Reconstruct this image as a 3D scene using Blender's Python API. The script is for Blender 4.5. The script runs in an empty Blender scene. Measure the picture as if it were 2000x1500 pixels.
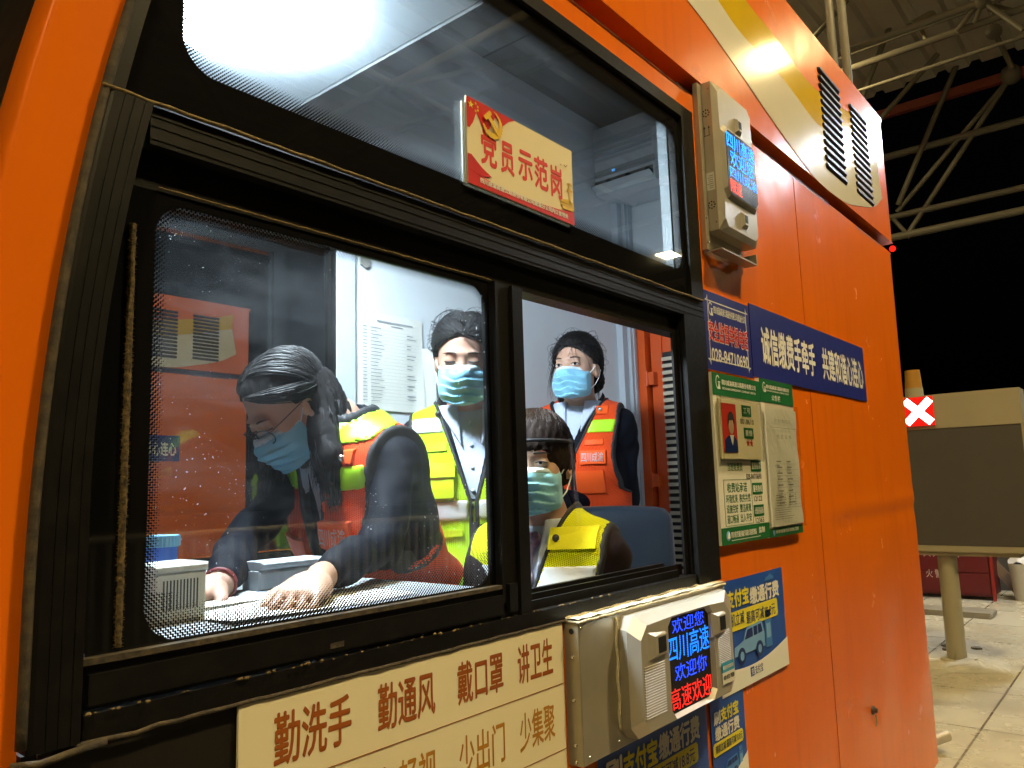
import bpy, bmesh, math, random
import numpy as np
from mathutils import Vector, Matrix
random.seed(7); rng = np.random.default_rng(7)
SC = bpy.context.scene
COL = SC.collection
ZUP = 1.5            # everything is laid out from the camera's height and lifted at the end, so the road is z = 0

# ------------------------------------------------------------------ camera, world, lamps, exposure
CAMP = np.array([0, -.85, 0.])
RM = np.array([[0.64071717, 0.08179368, 0.76340769], [-0.76721312, 0.10630778, 0.63252089], [-0.02941996, -0.99096339, 0.1308664]])
cam = bpy.data.cameras.new('camera'); camo = bpy.data.objects.new('camera', cam); COL.objects.link(camo)
cam.sensor_width = 36; cam.lens = 36 * 1512 / 2000; cam.clip_start = .02; cam.clip_end = 500
r_, d_, f_ = RM[:, 0], RM[:, 1], RM[:, 2]
camo.matrix_world = Matrix(((r_[0], -d_[0], -f_[0], 0), (r_[1], -d_[1], -f_[1], -.85), (r_[2], -d_[2], -f_[2], ZUP), (0, 0, 0, 1)))
SC.camera = camo
W = bpy.data.worlds.new('World'); SC.world = W; W.use_nodes = True
sky = W.node_tree.nodes.new('ShaderNodeTexSky'); sky.sky_type = 'NISHITA'; sky.sun_disc = False
sky.sun_elevation = math.radians(-4); sky.sun_rotation = math.radians(200)
W.node_tree.links.new(sky.outputs[0], W.node_tree.nodes['Background'].inputs[0])
W.node_tree.nodes['Background'].inputs[1].default_value = .03
SC.view_settings.view_transform = 'Standard'; SC.view_settings.look = 'None'; SC.view_settings.exposure = 0
SC.cycles.use_denoising = True; SC.cycles.max_bounces = 8; SC.cycles.transparent_max_bounces = 24
SC.cycles.diffuse_bounces = 6; SC.cycles.glossy_bounces = 4; SC.cycles.caustics_reflective = False; SC.cycles.caustics_refractive = False
SC.cycles.sample_clamp_indirect = 6
CANOPY_LAMP = 680      # strength of the warm lamps under the canopy
ROOM_LAMP = 290        # strength of the cool white ceiling lamp
WARM = (1, .77, .36)

def ray(u, v): return RM @ np.array([(u - 1000) / 1512., (v - 750) / 1512., 1])
def PY(u, v, y=0.):
    r = ray(u, v); return CAMP + r * ((y + .85) / r[1])
def PX(u, v, x):
    r = ray(u, v); return CAMP + r * (x / r[0])
def PZ(u, v, z):
    r = ray(u, v); return CAMP + r * (z / r[2])
def PT(u, v, t): return CAMP + ray(u, v) * t

# ------------------------------------------------------------------ materials
class NT:
    def __init__(s, name):
        s.m = bpy.data.materials.new(name); s.m.use_nodes = True; s.n = s.m.node_tree.nodes; s.l = s.m.node_tree.links
        s.n.clear(); s.out = s.n.new('ShaderNodeOutputMaterial'); s._o = None
    def new(s, t, **k):
        n = s.n.new(t)
        for a, b in k.items(): setattr(n, a, b)
        return n
    def con(s, a, b):
        if isinstance(a, (int, float)): b.default_value = a
        elif isinstance(a, tuple): b.default_value = a if len(a) == 4 or b.type == 'VECTOR' else (*a, 1)
        else: s.l.new(a, b)
    def math(s, op, a, b=0., c=None):
        n = s.new('ShaderNodeMath', operation=op); s.con(a, n.inputs[0]); s.con(b, n.inputs[1])
        if c is not None: s.con(c, n.inputs[2])
        return n.outputs[0]
    def obj(s):
        if s._o is None: s._o = s.new('ShaderNodeTexCoord').outputs['Object']
        return s._o
    def xyz(s):
        n = s.new('ShaderNodeSeparateXYZ'); s.con(s.obj(), n.inputs[0]); return n.outputs
    def noise(s, scale, detail=4, rough=.55, vec=None):
        n = s.new('ShaderNodeTexNoise'); s.con(vec or s.obj(), n.inputs['Vector']); n.inputs['Scale'].default_value = scale
        n.inputs['Detail'].default_value = detail; n.inputs['Roughness'].default_value = rough; return n.outputs['Fac']
    def ramp(s, fac, a, b, ca=(0, 0, 0), cb=(1, 1, 1)):
        n = s.new('ShaderNodeValToRGB'); e = n.color_ramp.elements
        e[0].position = a; e[0].color = (*ca, 1); e[1].position = b; e[1].color = (*cb, 1); s.con(fac, n.inputs[0]); return n.outputs[0]
    def mix(s, fac, a, b):
        n = s.new('ShaderNodeMix', data_type='RGBA'); s.con(fac, n.inputs[0]); s.con(a, n.inputs[6]); s.con(b, n.inputs[7]); return n.outputs[2]
    def scalev(s, v):
        n = s.new('ShaderNodeVectorMath', operation='MULTIPLY'); s.con(s.obj(), n.inputs[0]); n.inputs[1].default_value = v; return n.outputs[0]
    def bump(s, h, strength, dist=.01):
        n = s.new('ShaderNodeBump'); n.inputs['Strength'].default_value = strength; n.inputs['Distance'].default_value = dist
        s.con(h, n.inputs['Height']); return n.outputs[0]
    def bsdf(s, col, rough=.5, metal=0., normal=None, spec=.5, coat=0., emit=None, estr=0., alpha=None, sheen=0., trans=0.):
        n = s.new('ShaderNodeBsdfPrincipled'); I = n.inputs
        s.con(col, I['Base Color']); s.con(rough, I['Roughness']); s.con(metal, I['Metallic']); s.con(spec, I['Specular IOR Level'])
        I['Coat Weight'].default_value = coat; I['Coat Roughness'].default_value = .12
        if sheen: I['Sheen Weight'].default_value = sheen
        if trans: I['Transmission Weight'].default_value = trans
        if normal is not None: s.con(normal, I['Normal'])
        if emit is not None: s.con(emit, I['Emission Color']); s.con(estr, I['Emission Strength'])
        if alpha is not None: s.con(alpha, I['Alpha'])
        return n.outputs[0]
    def done(s, sh): s.con(sh, s.out.inputs[0]); return s.m

def mat(name, col, rough=.5, metal=0., grunge=.12, gscale=6, gcol=None, bump=0., bscale=200, coat=0., spec=.5, emit=None, estr=0., sheen=0., rvar=.12):
    t = NT(name)
    g = t.noise(gscale, 6, .6)
    dark = gcol or tuple(c * .55 for c in col)
    c = t.mix(t.math('MULTIPLY', t.ramp(g, .35, .75), grunge * 2), col, dark)
    r = t.math('ADD', rough - rvar / 2, t.math('MULTIPLY', t.noise(gscale * 3, 3), rvar))
    nm = t.bump(t.noise(bscale, 3), bump, .002) if bump else None
    return t.done(t.bsdf(c, r, metal, nm, spec, coat, emit, estr, None, sheen))

MT = {}
def orange_paint():
    t = NT('orange_paint')
    g = t.noise(2.2, 5, .6); st = t.noise(3, 4, .6, t.scalev((9, 9, .5)))
    c = t.mix(t.math('MULTIPLY', t.ramp(g, .4, .8), .35), (.80, .162, .004), (.70, .118, .004))
    c = t.mix(t.math('MULTIPLY', t.ramp(st, .52, .8), .25), c, (.50, .085, .012))
   
    r = t.math('ADD', .14, t.math('MULTIPLY', t.noise(5, 5, .7), .20))
    h = t.math('ADD', t.math('MULTIPLY', t.noise(4.5, 2), 1.), t.math('MULTIPLY', t.noise(500, 2), .01))
    return t.done(t.bsdf(c, r, 0., t.bump(h, .16, .02), .26, 0.))
MT['orange'] = orange_paint()
MT['orange_int'] = mat('orange_door_paint', (.72, .10, .012), .35, grunge=.1)
MT['belt'] = mat('shaded_orange_trim', (.16, .022, .006), .45)  # shade of the recessed belt painted in: orange paint darkened to red
MT['white_paint'] = mat('white_stripe_paint', (.76, .72, .62), .13, grunge=.12, gscale=3, gcol=(.55, .5, .4), rvar=.05)
MT['yellow_paint'] = mat('yellow_stripe_paint', (.72, .47, .008), .13, grunge=.08, rvar=.05)
MT['black_alu'] = mat('black_aluminium', (.004, .0037, .004), .45, grunge=.4, gscale=30, gcol=(.010, .0085, .007), bump=.15, bscale=400, rvar=.25, spec=.24)
MT['black_panel'] = mat('black_panel', (.009, .0075, .007), .5, spec=.3, grunge=.4, gscale=12, gcol=(.018, .014, .01), bump=.15, bscale=300)
MT['dusty'] = mat('dusty_rubber', (.085, .062, .035), .85, grunge=.7, gscale=60, gcol=(.03, .024, .018), bump=.6, bscale=250)
MT['dust_line'] = mat('dust_in_seam', (.22, .145, .055), .9, grunge=.6, gscale=90, gcol=(.08, .06, .03), bump=.5)
MT['brush'] = mat('dusty_brush_strip', (.20, .13, .045), .95, grunge=.8, gscale=160, gcol=(.04, .03, .015), bump=1., bscale=500)
MT['int_white'] = mat('white_wall_panel', (.70, .74, .78), .45, grunge=.08, gscale=4)
MT['int_trim'] = mat('white_aluminium_trim', (.50, .55, .60), .35, grunge=.08)
MT['lining'] = mat('grey_window_lining', (.26, .30, .33), .5, grunge=.08)
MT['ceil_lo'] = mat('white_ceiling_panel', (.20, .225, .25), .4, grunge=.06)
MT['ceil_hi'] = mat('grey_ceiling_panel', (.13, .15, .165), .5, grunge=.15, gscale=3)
MT['dark'] = mat('dark_void', (.01, .01, .012), .6)
MT['sill_dark'] = mat('dark_vinyl_floor', (.05, .05, .055), .6)
MT['steel'] = mat('champagne_steel', (.42, .38, .30), .42, .55, grunge=.12, gscale=14, bump=.08, bscale=500)
MT['steel_hi'] = mat('silver_paint', (.52, .48, .40), .36, .45, grunge=.1, gscale=20, bump=.12, bscale=700)
MT['screw'] = mat('bright_screw', (.7, .68, .62), .25, .9)
MT['foam'] = mat('dried_sealant', (.62, .55, .38), .9, grunge=.35, gscale=40, bump=1., bscale=120)
MT['scr'] = mat('led_screen_black', (.012, .009, .012), .22, grunge=.05)
MT['hole'] = mat('dark_hole', (.006, .006, .006), .6)
MT['slot'] = mat('dark_brown_louvre', (.035, .018, .01), .45, grunge=.4, gscale=20, gcol=(.06, .03, .012))
MT['blue_sign'] = mat('blue_sign_face', (.012, .02, .22), .4, grunge=.08)
MT['green_sign'] = mat('green_sign_face', (.01, .14, .035), .4, grunge=.08)
MT['cream'] = mat('cream_board', (.80, .72, .50), .45, grunge=.06, gscale=4, gcol=(.66, .56, .34))
MT['white_board'] = mat('white_board', (.78, .75, .66), .42, grunge=.08)
MT['paper'] = mat('white_paper', (.76, .75, .70), .8, grunge=.05, bump=.2, bscale=14)
MT['letter_white'] = mat('white_lettering', (.82, .80, .74), .5, grunge=.04)
MT['letter_red'] = mat('red_lettering', (.68, .035, .015), .5, grunge=.04)
MT['letter_brown'] = mat('brown_lettering', (.36, .095, .008), .5, grunge=.3, gscale=9, gcol=(.22, .04, .006))
MT['letter_black'] = mat('black_lettering', (.03, .03, .03), .6)
MT['letter_grey'] = mat('grey_print', (.30, .29, .26), .7)
MT['letter_green'] = mat('green_lettering', (.012, .16, .05), .5)
MT['letter_yellow'] = mat('yellow_lettering', (.80, .70, .03), .5)
MT['red_sign'] = mat('red_sign_print', (.62, .02, .012), .4, grunge=.25, gscale=40, gcol=(.38, .008, .008))
MT['gold'] = mat('gold_print', (.82, .52, .03), .45, grunge=.2, gscale=60)
MT['poster_blue'] = mat('poster_blue', (.015, .075, .42), .38, grunge=.2, gscale=5, gcol=(.03, .14, .55), bump=.15, bscale=12)
MT['poster_mid'] = mat('poster_mid_blue', (.06, .22, .62), .4)
MT['poster_light'] = mat('poster_pale_blue', (.20, .42, .78), .4)
MT['poster_dark'] = mat('poster_navy', (.01, .03, .17), .4)
MT['skin_photo'] = mat('photo_skin', (.62, .42, .28), .5)
def clear_plastic():
    t = NT('clear_plastic'); tr = t.new('ShaderNodeBsdfTransparent'); tr.inputs[0].default_value = (.93, .93, .9, 1)
    gl = t.new('ShaderNodeBsdfGlossy'); gl.inputs['Roughness'].default_value = .08
    mx = t.new('ShaderNodeMixShader'); mx.inputs[0].default_value = .07; t.con(tr.outputs[0], mx.inputs[1]); t.con(gl.outputs[0], mx.inputs[2])
    return t.done(mx.outputs[0])
MT['plastic'] = clear_plastic()

def emission(name, col, s, dots=0., org=(0, 0)):
    t = NT(name); e = t.new('ShaderNodeEmission'); e.inputs[0].default_value = (*col, 1); e.inputs[1].default_value = s
    if not dots: return t.done(e.outputs[0])
    x = t.xyz()
    def cell(o): return t.math('SUBTRACT', t.math('FRACT', t.math('DIVIDE', o, dots)), .5)
    a, b = cell(x[0]), cell(x[2])
    rr = t.math('ADD', t.math('MULTIPLY', a, a), t.math('MULTIPLY', b, b))
    m = t.math('LESS_THAN', rr, .17)
    k = t.bsdf((.012, .009, .012), .3)
    mx = t.new('ShaderNodeMixShader'); t.con(m, mx.inputs[0]); t.con(k, mx.inputs[1]); t.con(e.outputs[0], mx.inputs[2])
    return t.done(mx.outputs[0])

def glass(name, frit=None, tint=(.93, .96, .96), specks=.0, refl=1.):
    """frit: list of (x0,x1,z0,z1,r,dotband) clear windows in object space; black print outside them, black dots fading in."""
    t = NT(name)
    geo = t.new('ShaderNodeNewGeometry'); dt = t.new('ShaderNodeVectorMath', operation='DOT_PRODUCT')
    t.con(geo.outputs['Incoming'], dt.inputs[0]); t.con(geo.outputs['Normal'], dt.inputs[1])
    c = t.math('ABSOLUTE', dt.outputs['Value'])
    fr = t.math('ADD', .042 * refl, t.math('MULTIPLY', t.math('POWER', t.math('SUBTRACT', 1., c), 5.), .95))
    tr = t.new('ShaderNodeBsdfTransparent'); tr.inputs[0].default_value = (*tint, 1)
    gl = t.new('ShaderNodeBsdfGlossy'); gl.inputs['Roughness'].default_value = .0
    mx = t.new('ShaderNodeMixShader'); t.con(fr, mx.inputs[0]); t.con(tr.outputs[0], mx.inputs[1]); t.con(gl.outputs[0], mx.inputs[2])
    sh = mx.outputs[0]
    if specks:
        df = t.new('ShaderNodeBsdfDiffuse'); df.inputs[0].default_value = (.7, .72, .74, 1); tl = t.new('ShaderNodeBsdfTranslucent'); tl.inputs[0].default_value = (.8, .85, .9, 1)
        ad = t.new('ShaderNodeMixShader'); ad.inputs[0].default_value = .6; t.con(df.outputs[0], ad.inputs[1]); t.con(tl.outputs[0], ad.inputs[2])
        vo = t.new('ShaderNodeTexVoronoi'); vo.inputs['Scale'].default_value = 95; vo.inputs['Randomness'].default_value = 1
        wv = t.new('ShaderNodeVectorMath', operation='ADD'); t.con(t.obj(), wv.inputs[0]); nn = t.new('ShaderNodeTexNoise'); nn.inputs['Scale'].default_value = 60
        t.con(t.obj(), nn.inputs['Vector']); sc = t.new('ShaderNodeVectorMath', operation='SCALE'); t.con(nn.outputs['Color'], sc.inputs[0]); sc.inputs['Scale'].default_value = .02
        t.con(sc.outputs[0], wv.inputs[1]); t.con(wv.outputs[0], vo.inputs['Vector'])
        pt = t.math('LESS_THAN', vo.outputs['Distance'], t.math('MULTIPLY', t.ramp(t.noise(7, 3), .45, .75), .14))
        smear = t.ramp(t.noise(4, 5, .7, t.scalev((1, 1, 3))), .45, .85)
        f = t.math('ADD', t.math('MULTIPLY', pt, .35 * specks), t.math('ADD', .003 * specks, t.math('MULTIPLY', smear, .022 * specks)))
        m2 = t.new('ShaderNodeMixShader'); t.con(f, m2.inputs[0]); t.con(sh, m2.inputs[1]); t.con(ad.outputs[0], m2.inputs[2]); sh = m2.outputs[0]
    if frit:
        x = t.xyz(); x0, x1, z0, z1, r, band, s = frit[:7]; low = frit[7] if len(frit) > 7 else None
        qx = t.math('SUBTRACT', t.math('ABSOLUTE', t.math('SUBTRACT', x[0], (x0 + x1) / 2)), (x1 - x0) / 2 - r)
        qz = t.math('SUBTRACT', t.math('ABSOLUTE', t.math('SUBTRACT', x[2], (z0 + z1) / 2)), (z1 - z0) / 2 - r)
        mx_, mz_ = t.math('MAXIMUM', qx, 0.), t.math('MAXIMUM', qz, 0.)
        d = t.math('SUBTRACT', t.math('ADD', t.math('SQRT', t.math('ADD', t.math('MULTIPLY', mx_, mx_), t.math('MULTIPLY', mz_, mz_))),
                                      t.math('MINIMUM', t.math('MAXIMUM', qx, qz), 0.)), r)
        def lat(off):
            a = t.math('SUBTRACT', t.math('FRACT', t.math('ADD', t.math('DIVIDE', x[0], s), off)), .5)
            b = t.math('SUBTRACT', t.math('FRACT', t.math('ADD', t.math('DIVIDE', x[2], s), off)), .5)
            return t.math('SQRT', t.math('ADD', t.math('MULTIPLY', a, a), t.math('MULTIPLY', b, b)))
        dd = t.math('MINIMUM', lat(0.), lat(.5))
        bn = band if low is None else t.math('ADD', band, t.math('MULTIPLY', t.math('LESS_THAN', x[2], low[0]), low[1]))
        rad = t.math('MULTIPLY', t.math('SQRT', t.math('MAXIMUM', t.math('ADD', 1., t.math('DIVIDE', d, bn)), 0.)), .265)
        msk = t.math('MAXIMUM', t.math('GREATER_THAN', d, 0.), t.math('LESS_THAN', dd, rad))
        bk = t.bsdf((.006, .006, .007), .04, 0., None, .4)
        m3 = t.new('ShaderNodeMixShader'); t.con(msk, m3.inputs[0]); t.con(sh, m3.inputs[1]); t.con(bk, m3.inputs[2]); sh = m3.outputs[0]
    return t.done(sh)

# ------------------------------------------------------------------ mesh builder and object tree
class MB:
    def __init__(s): s.v = []; s.f = []; s.mi = []; s.m = 0
    def add(s, vs, fs):
        b = len(s.v); s.v += [tuple(map(float, p)) for p in vs]; s.f += [tuple(b + i for i in f) for f in fs]; s.mi += [s.m] * len(fs); return s
    def box(s, x0, x1, y0, y1, z0, z1):
        return s.add([(x0, y0, z0), (x1, y0, z0), (x1, y1, z0), (x0, y1, z0), (x0, y0, z1), (x1, y0, z1), (x1, y1, z1), (x0, y1, z1)],
                     [(0, 3, 2, 1), (4, 5, 6, 7), (0, 1, 5, 4), (1, 2, 6, 5), (2, 3, 7, 6), (3, 0, 4, 7)])
    def rbox(s, x0, x1, y0, y1, z0, z1, b=.004):
        """box with its front (-y) edges chamfered"""
        return s.frustum([(x0, z0), (x1, z0), (x1, z1), (x0, z1)], y1, y0 + b, [(x0 + b, z0 + b), (x1 - b, z0 + b), (x1 - b, z1 - b), (x0 + b, z1 - b)], y0)
    def frustum(s, poly, yb, ym, polyf, yf):
        n = len(poly)
        vs = [(p[0], yb, p[1]) for p in poly] + [(p[0], ym, p[1]) for p in poly] + [(p[0], yf, p[1]) for p in polyf]
        fs = [tuple(range(n)), tuple(range(3 * n - 1, 2 * n - 1, -1))]
        for k in (0, n):
            for i in range(n):
                j = (i + 1) % n; fs.append((k + i, k + n + i, k + n + j, k + j))
        return s.add(vs, fs)
    def prism(s, poly, y0, y1):
        """poly in (x,z), extruded along y"""
        n = len(poly); vs = [(p[0], y0, p[1]) for p in poly] + [(p[0], y1, p[1]) for p in poly]
        return s.add(vs, [tuple(range(n)), tuple(range(2 * n - 1, n - 1, -1))] + [(i, n + i, n + (i + 1) % n, (i + 1) % n) for i in range(n)])
    def tube(s, p0, p1, r0, r1=None, n=10, caps=True):
        r1 = r0 if r1 is None else r1; p0 = Vector(p0); p1 = Vector(p1); d = (p1 - p0).normalized(); a = d.orthogonal().normalized(); b = d.cross(a)
        vs = []
        for p, r in ((p0, r0), (p1, r1)):
            vs += [tuple(p + (a * math.cos(2 * math.pi * i / n) + b * math.sin(2 * math.pi * i / n)) * r) for i in range(n)]
        fs = [(i, (i + 1) % n, n + (i + 1) % n, n + i) for i in range(n)]
        if caps: fs += [tuple(range(n - 1, -1, -1)), tuple(range(n, 2 * n))]
        return s.add(vs, fs)
    def path(s, pts, r, n=8, taper=None):
        pts = [Vector(p) for p in pts]; m = len(pts); vs = []; a = None
        for k, p in enumerate(pts):
            d = (pts[min(k + 1, m - 1)] - pts[max(k - 1, 0)]).normalized()
            a = d.orthogonal().normalized() if a is None else (a - d * a.dot(d)).normalized()
            b = d.cross(a); rr = r if taper is None else r * taper[k]
            vs += [tuple(p + (a * math.cos(2 * math.pi * i / n) + b * math.sin(2 * math.pi * i / n)) * rr) for i in range(n)]
        fs = [(k * n + i, k * n + (i + 1) % n, (k + 1) * n + (i + 1) % n, (k + 1) * n + i) for k in range(m - 1) for i in range(n)]
        return s.add(vs, fs + [tuple(range(n - 1, -1, -1)), tuple(range((m - 1) * n, m * n))])
    def ball(s, c, r, nu=14, nv=8, sc=(1, 1, 1)):
        vs = [(c[0], c[1], c[2] + r * sc[2])]; fs = []
        for j in range(1, nv):
            th = math.pi * j / nv
            vs += [(c[0] + r * sc[0] * math.sin(th) * math.cos(2 * math.pi * i / nu), c[1] + r * sc[1] * math.sin(th) * math.sin(2 * math.pi * i / nu), c[2] + r * sc[2] * math.cos(th)) for i in range(nu)]
        vs.append((c[0], c[1], c[2] - r * sc[2])); L = len(vs) - 1
        for i in range(nu):
            j = (i + 1) % nu; fs += [(0, 1 + i, 1 + j), (L, 1 + (nv - 2) * nu + j, 1 + (nv - 2) * nu + i)]
            for k in range(nv - 2): fs.append((1 + k * nu + i, 1 + (k + 1) * nu + i, 1 + (k + 1) * nu + j, 1 + k * nu + j))
        return s.add(vs, fs)
    def grid(s, fn, us, vs_, flip=False):
        n = len(vs_); V = [fn(u, v) for u in us for v in vs_]
        F = [(i * n + j, (i + 1) * n + j, (i + 1) * n + j + 1, i * n + j + 1) for i in range(len(us) - 1) for j in range(n - 1)]
        return s.add(V, [f[::-1] for f in F] if flip else F)
    def build(s, name, mats, parent=None, smooth=False, tagged=None, auto=None):
        return link_mesh(name, s.v, s.f, mats, parent, smooth, s.mi, tagged, auto)

WLOC = {}
def link_mesh(name, v, f, mats, parent=None, smooth=False, mi=None, tagged=None, auto=None):
    me = bpy.data.meshes.new(name); o = bpy.data.objects.new(name, me); COL.objects.link(o)
    v = np.asarray(v, float)
    if parent is not None: o.parent = parent; org = WLOC[parent.name]
    else:
        lo, hi = v.min(0), v.max(0); org = np.array([(lo[0] + hi[0]) / 2, (lo[1] + hi[1]) / 2, lo[2]]); o.location = org
    WLOC[o.name] = org
    me.from_pydata([tuple(p) for p in (v - org)], [], f if isinstance(f, list) else f.tolist())
    for m in (mats if isinstance(mats, (list, tuple)) else [mats]): me.materials.append(MT[m] if isinstance(m, str) else m)
    if mi is not None and len(set(mi)) > 1: me.polygons.foreach_set('material_index', mi)
    if smooth: me.shade_smooth()
    if auto: me.set_sharp_from_angle(angle=math.radians(auto))
    me.validate(); me.update()
    if tagged: tag(o, *tagged)
    return o
def tag(o, label, cat, group=None):
    o['label'] = label; o['category'] = cat
    if group: o['group'] = group
    return o
def thing(name, loc, label, cat, group=None):
    o = bpy.data.objects.new(name, None); COL.objects.link(o); o.location = loc; o.empty_display_size = .1; WLOC[o.name] = np.array(loc, float)
    return tag(o, label, cat, group)
def structure(o): o['kind'] = 'structure'; return o

# ------------------------------------------------------------------ lettering
_tc = {}
def text_geo(s, bold=0., spacing=1.):
    k = (s, spacing)
    if k not in _tc:
        cu = bpy.data.curves.new('t', 'FONT'); cu.body = s; cu.size = 1; cu.resolution_u = 3; cu.space_character = spacing
        o = bpy.data.objects.new('t', cu); COL.objects.link(o); bpy.context.view_layer.update()
        me = o.evaluated_get(bpy.context.evaluated_depsgraph_get()).to_mesh()
        v = np.array([x.co[:] for x in me.vertices]); f = [tuple(p.vertices) for p in me.polygons]
        v[:, :2] -= v[:, :2].min(0); w = v[:, :2].max(0)
        _tc[k] = (v[:, :2], f, w); bpy.data.objects.remove(o); bpy.data.curves.remove(cu)
    return _tc[k]
def letters(mb, s, x0, x1, z0, z1, y, bold=.012, spacing=1., fr=None):
    """flat lettering that fills x0..x1, z0..z1 on the plane y (or in the frame fr = origin, right, up)"""
    v, f, w = text_geo(s, bold, spacing)
    X = x0 + v[:, 0] / w[0] * (x1 - x0); Z = z0 + v[:, 1] / w[1] * (z1 - z0)
    b = bold * (z1 - z0) * .9; bx = bold * (x1 - x0) / max(1, len(s)) * .9
    for i, (dx, dz) in enumerate([(0, 0)] if not bold else [(0, 0), (bx, 0), (-bx, 0), (0, b), (0, -b), (bx * .7, b * .7), (-bx * .7, -b * .7)]):
        if fr is None: P = np.stack([X + dx, np.full_like(X, y + i * .00006), Z + dz], 1)
        else: P = fr[0] + (X + dx)[:, None] * fr[1] + (Z + dz)[:, None] * fr[2] - np.cross(fr[1], fr[2]) * (.0002 * i) * -1
        mb.add(P, f)
    return mb
def T(parent, s, x0, x1, z0, z1, y, m, bold=.012, name='lettering', spacing=1.):
    return letters(MB(), s, x0, x1, z0, z1, y, bold, spacing).build(name, m, parent)
# ================================================================== ground and sky
def ground_mat(name, c1, c2, sx, sy, rough, mortar=(.12, .1, .07)):
    t = NT(name); b = t.new('ShaderNodeTexBrick'); b.offset = .0; t.con(t.obj(), b.inputs['Vector'])
    b.inputs['Color1'].default_value = (*c1, 1); b.inputs['Color2'].default_value = (*c2, 1); b.inputs['Mortar'].default_value = (*mortar, 1)
    b.inputs['Scale'].default_value = 1; b.inputs['Brick Width'].default_value = sx; b.inputs['Row Height'].default_value = sy; b.inputs['Mortar Size'].default_value = .006
    n = t.noise(3, 6, .65); n2 = t.noise(40, 4)
    c = t.mix(t.math('MULTIPLY', t.ramp(n, .4, .75), .5), b.outputs['Color'], (.16, .13, .08))
    c = t.mix(t.math('MULTIPLY', t.ramp(n2, .55, .75), .3), c, (.5, .46, .36))
    r = t.math('ADD', rough, t.math('MULTIPLY', n, .3))
    return t.done(t.bsdf(c, r, 0., t.bump(n2, .25, .004)))
MT['pave'] = ground_mat('granite_paving', (.52, .49, .40), (.45, .42, .33), .8, .6, .12)
MT['asphalt'] = mat('asphalt', (.05, .048, .045), .8, grunge=.4, gscale=3, bump=.6, bscale=150)
MT['kerb'] = mat('kerb_stone', (.22, .2, .16), .7, grunge=.4, gscale=5, bump=.5, bscale=60)
road = MB().box(-60, 120, -60, 60, -1.75, -1.5).build('road', 'asphalt'); structure(road)
isl = MB().box(-3, 30, -.55, 1.75, -1.5, -1.3).build('pavement', 'pave'); structure(isl)
isl2 = MB().box(-3, 30, 4.9, 7.1, -1.5, -1.302).build('pavement', 'pave'); structure(isl2)
MB().rbox(8.15, 8.45, .45, 1.35, -1.3, -1.25, .01).build('kerb_block', 'kerb', tagged=('low stone kerb block lying across the paving before the red chest', 'kerb block'))
m = MB()
for k in range(7): m.ball((6.75 + .16 * rng.normal(), .55 - .12 * k * rng.random(), -1.292), .016 + .012 * rng.random(), 7, 5, (1, 1.3, .6))
structure(m.build('pavement_debris', 'kerb'))

# ================================================================== the toll booth
def XL(z): return .284 + .17 * max(z + .1, 0) ** 2           # curved front edge of the window frame
def XO(z): return XL(z) - .0705 - .0015 * max(.524 - z, 0)
FL, ZTOP, ZROOF, XR, BK = -1.16, 1.01, 1.645, 3.79, 1.0
booth = thing('toll_booth', (2, .5, -1.3), 'orange toll booth with black framed window, four workers inside', 'toll booth', 'orange toll booths')
def B(mb, name, m, smooth=False, auto=None, parent=None): return mb.build(name, m, parent or booth, smooth, None, auto)
RC = .035
def dent(x, z):
    y = .0011 * math.sin(5.1 * x + 2.3 * z + 1) * math.sin(3.7 * z - 2 * x) + .0008 * math.sin(9 * x - 4 * z)
    if x > 2.55:
        zc = -.112 + .012 * (x - 2.6); k = min(1, (x - 2.55) / .25)
        y += k * (-.0045 * math.exp(-((z - zc) / .018) ** 2) + .003 * math.exp(-((z - zc + .05) / .03) ** 2))
        y += .005 * math.exp(-((x - 3.35) / .22) ** 2 - ((z + .62) / .12) ** 2) - .004 * math.exp(-((x - 3.5) / .2) ** 2 - ((z + .9) / .1) ** 2)
        y += .004 * math.exp(-((x - 2.92) / .1) ** 2 - ((z + .8) / .08) ** 2)
    return y
def sheet(x0, x1, z0, z1, rc=True):
    m = MB(); zs = np.linspace(z0, z1, 90)
    xs = list(np.linspace(x0, x1 - (RC if rc else .004), 46))
    def fn(i, z):
        if i < len(xs):
            x = xs[i]; k = min(1, (x - x0) / .05, (x1 - x) / .05 if not rc else 1, (z1 - z) / .05); return (x, dent(x, z) * max(k, 0), z)
        a = (i - len(xs) + 1) / 8 * math.pi / 2; return (x1 - RC + RC * math.sin(a), dent(x1, z) + RC - RC * math.cos(a), z)
    n = len(xs) + (8 if rc else 0)
    m.grid(fn, range(n), zs, True)
    if rc: m.add([(x1, RC, z0), (x1, BK, z0), (x1, BK, z1), (x1, RC, z1)], [(0, 1, 2, 3)])
    else: m.add([(x1 - .004, 0, z0), (x1 - .004, .02, z0), (x1 - .004, .02, z1), (x1 - .004, 0, z1)], [(0, 1, 2, 3)])
    m.add([(x0, 0, z0), (x0, .03, z0), (x0, .03, z1), (x0, 0, z1)], [(3, 2, 1, 0)])
    return m
B(sheet(1.782, 2.543, -1.2, ZTOP, False), 'side_panel', 'orange', True, 40)
B(sheet(2.546, XR, -1.2, ZTOP), 'side_panel', 'orange', True, 40)
B(MB().box(2.50, 2.60, .024, .04, -1.2, 1.0), 'panel_backing', 'hole')
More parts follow.
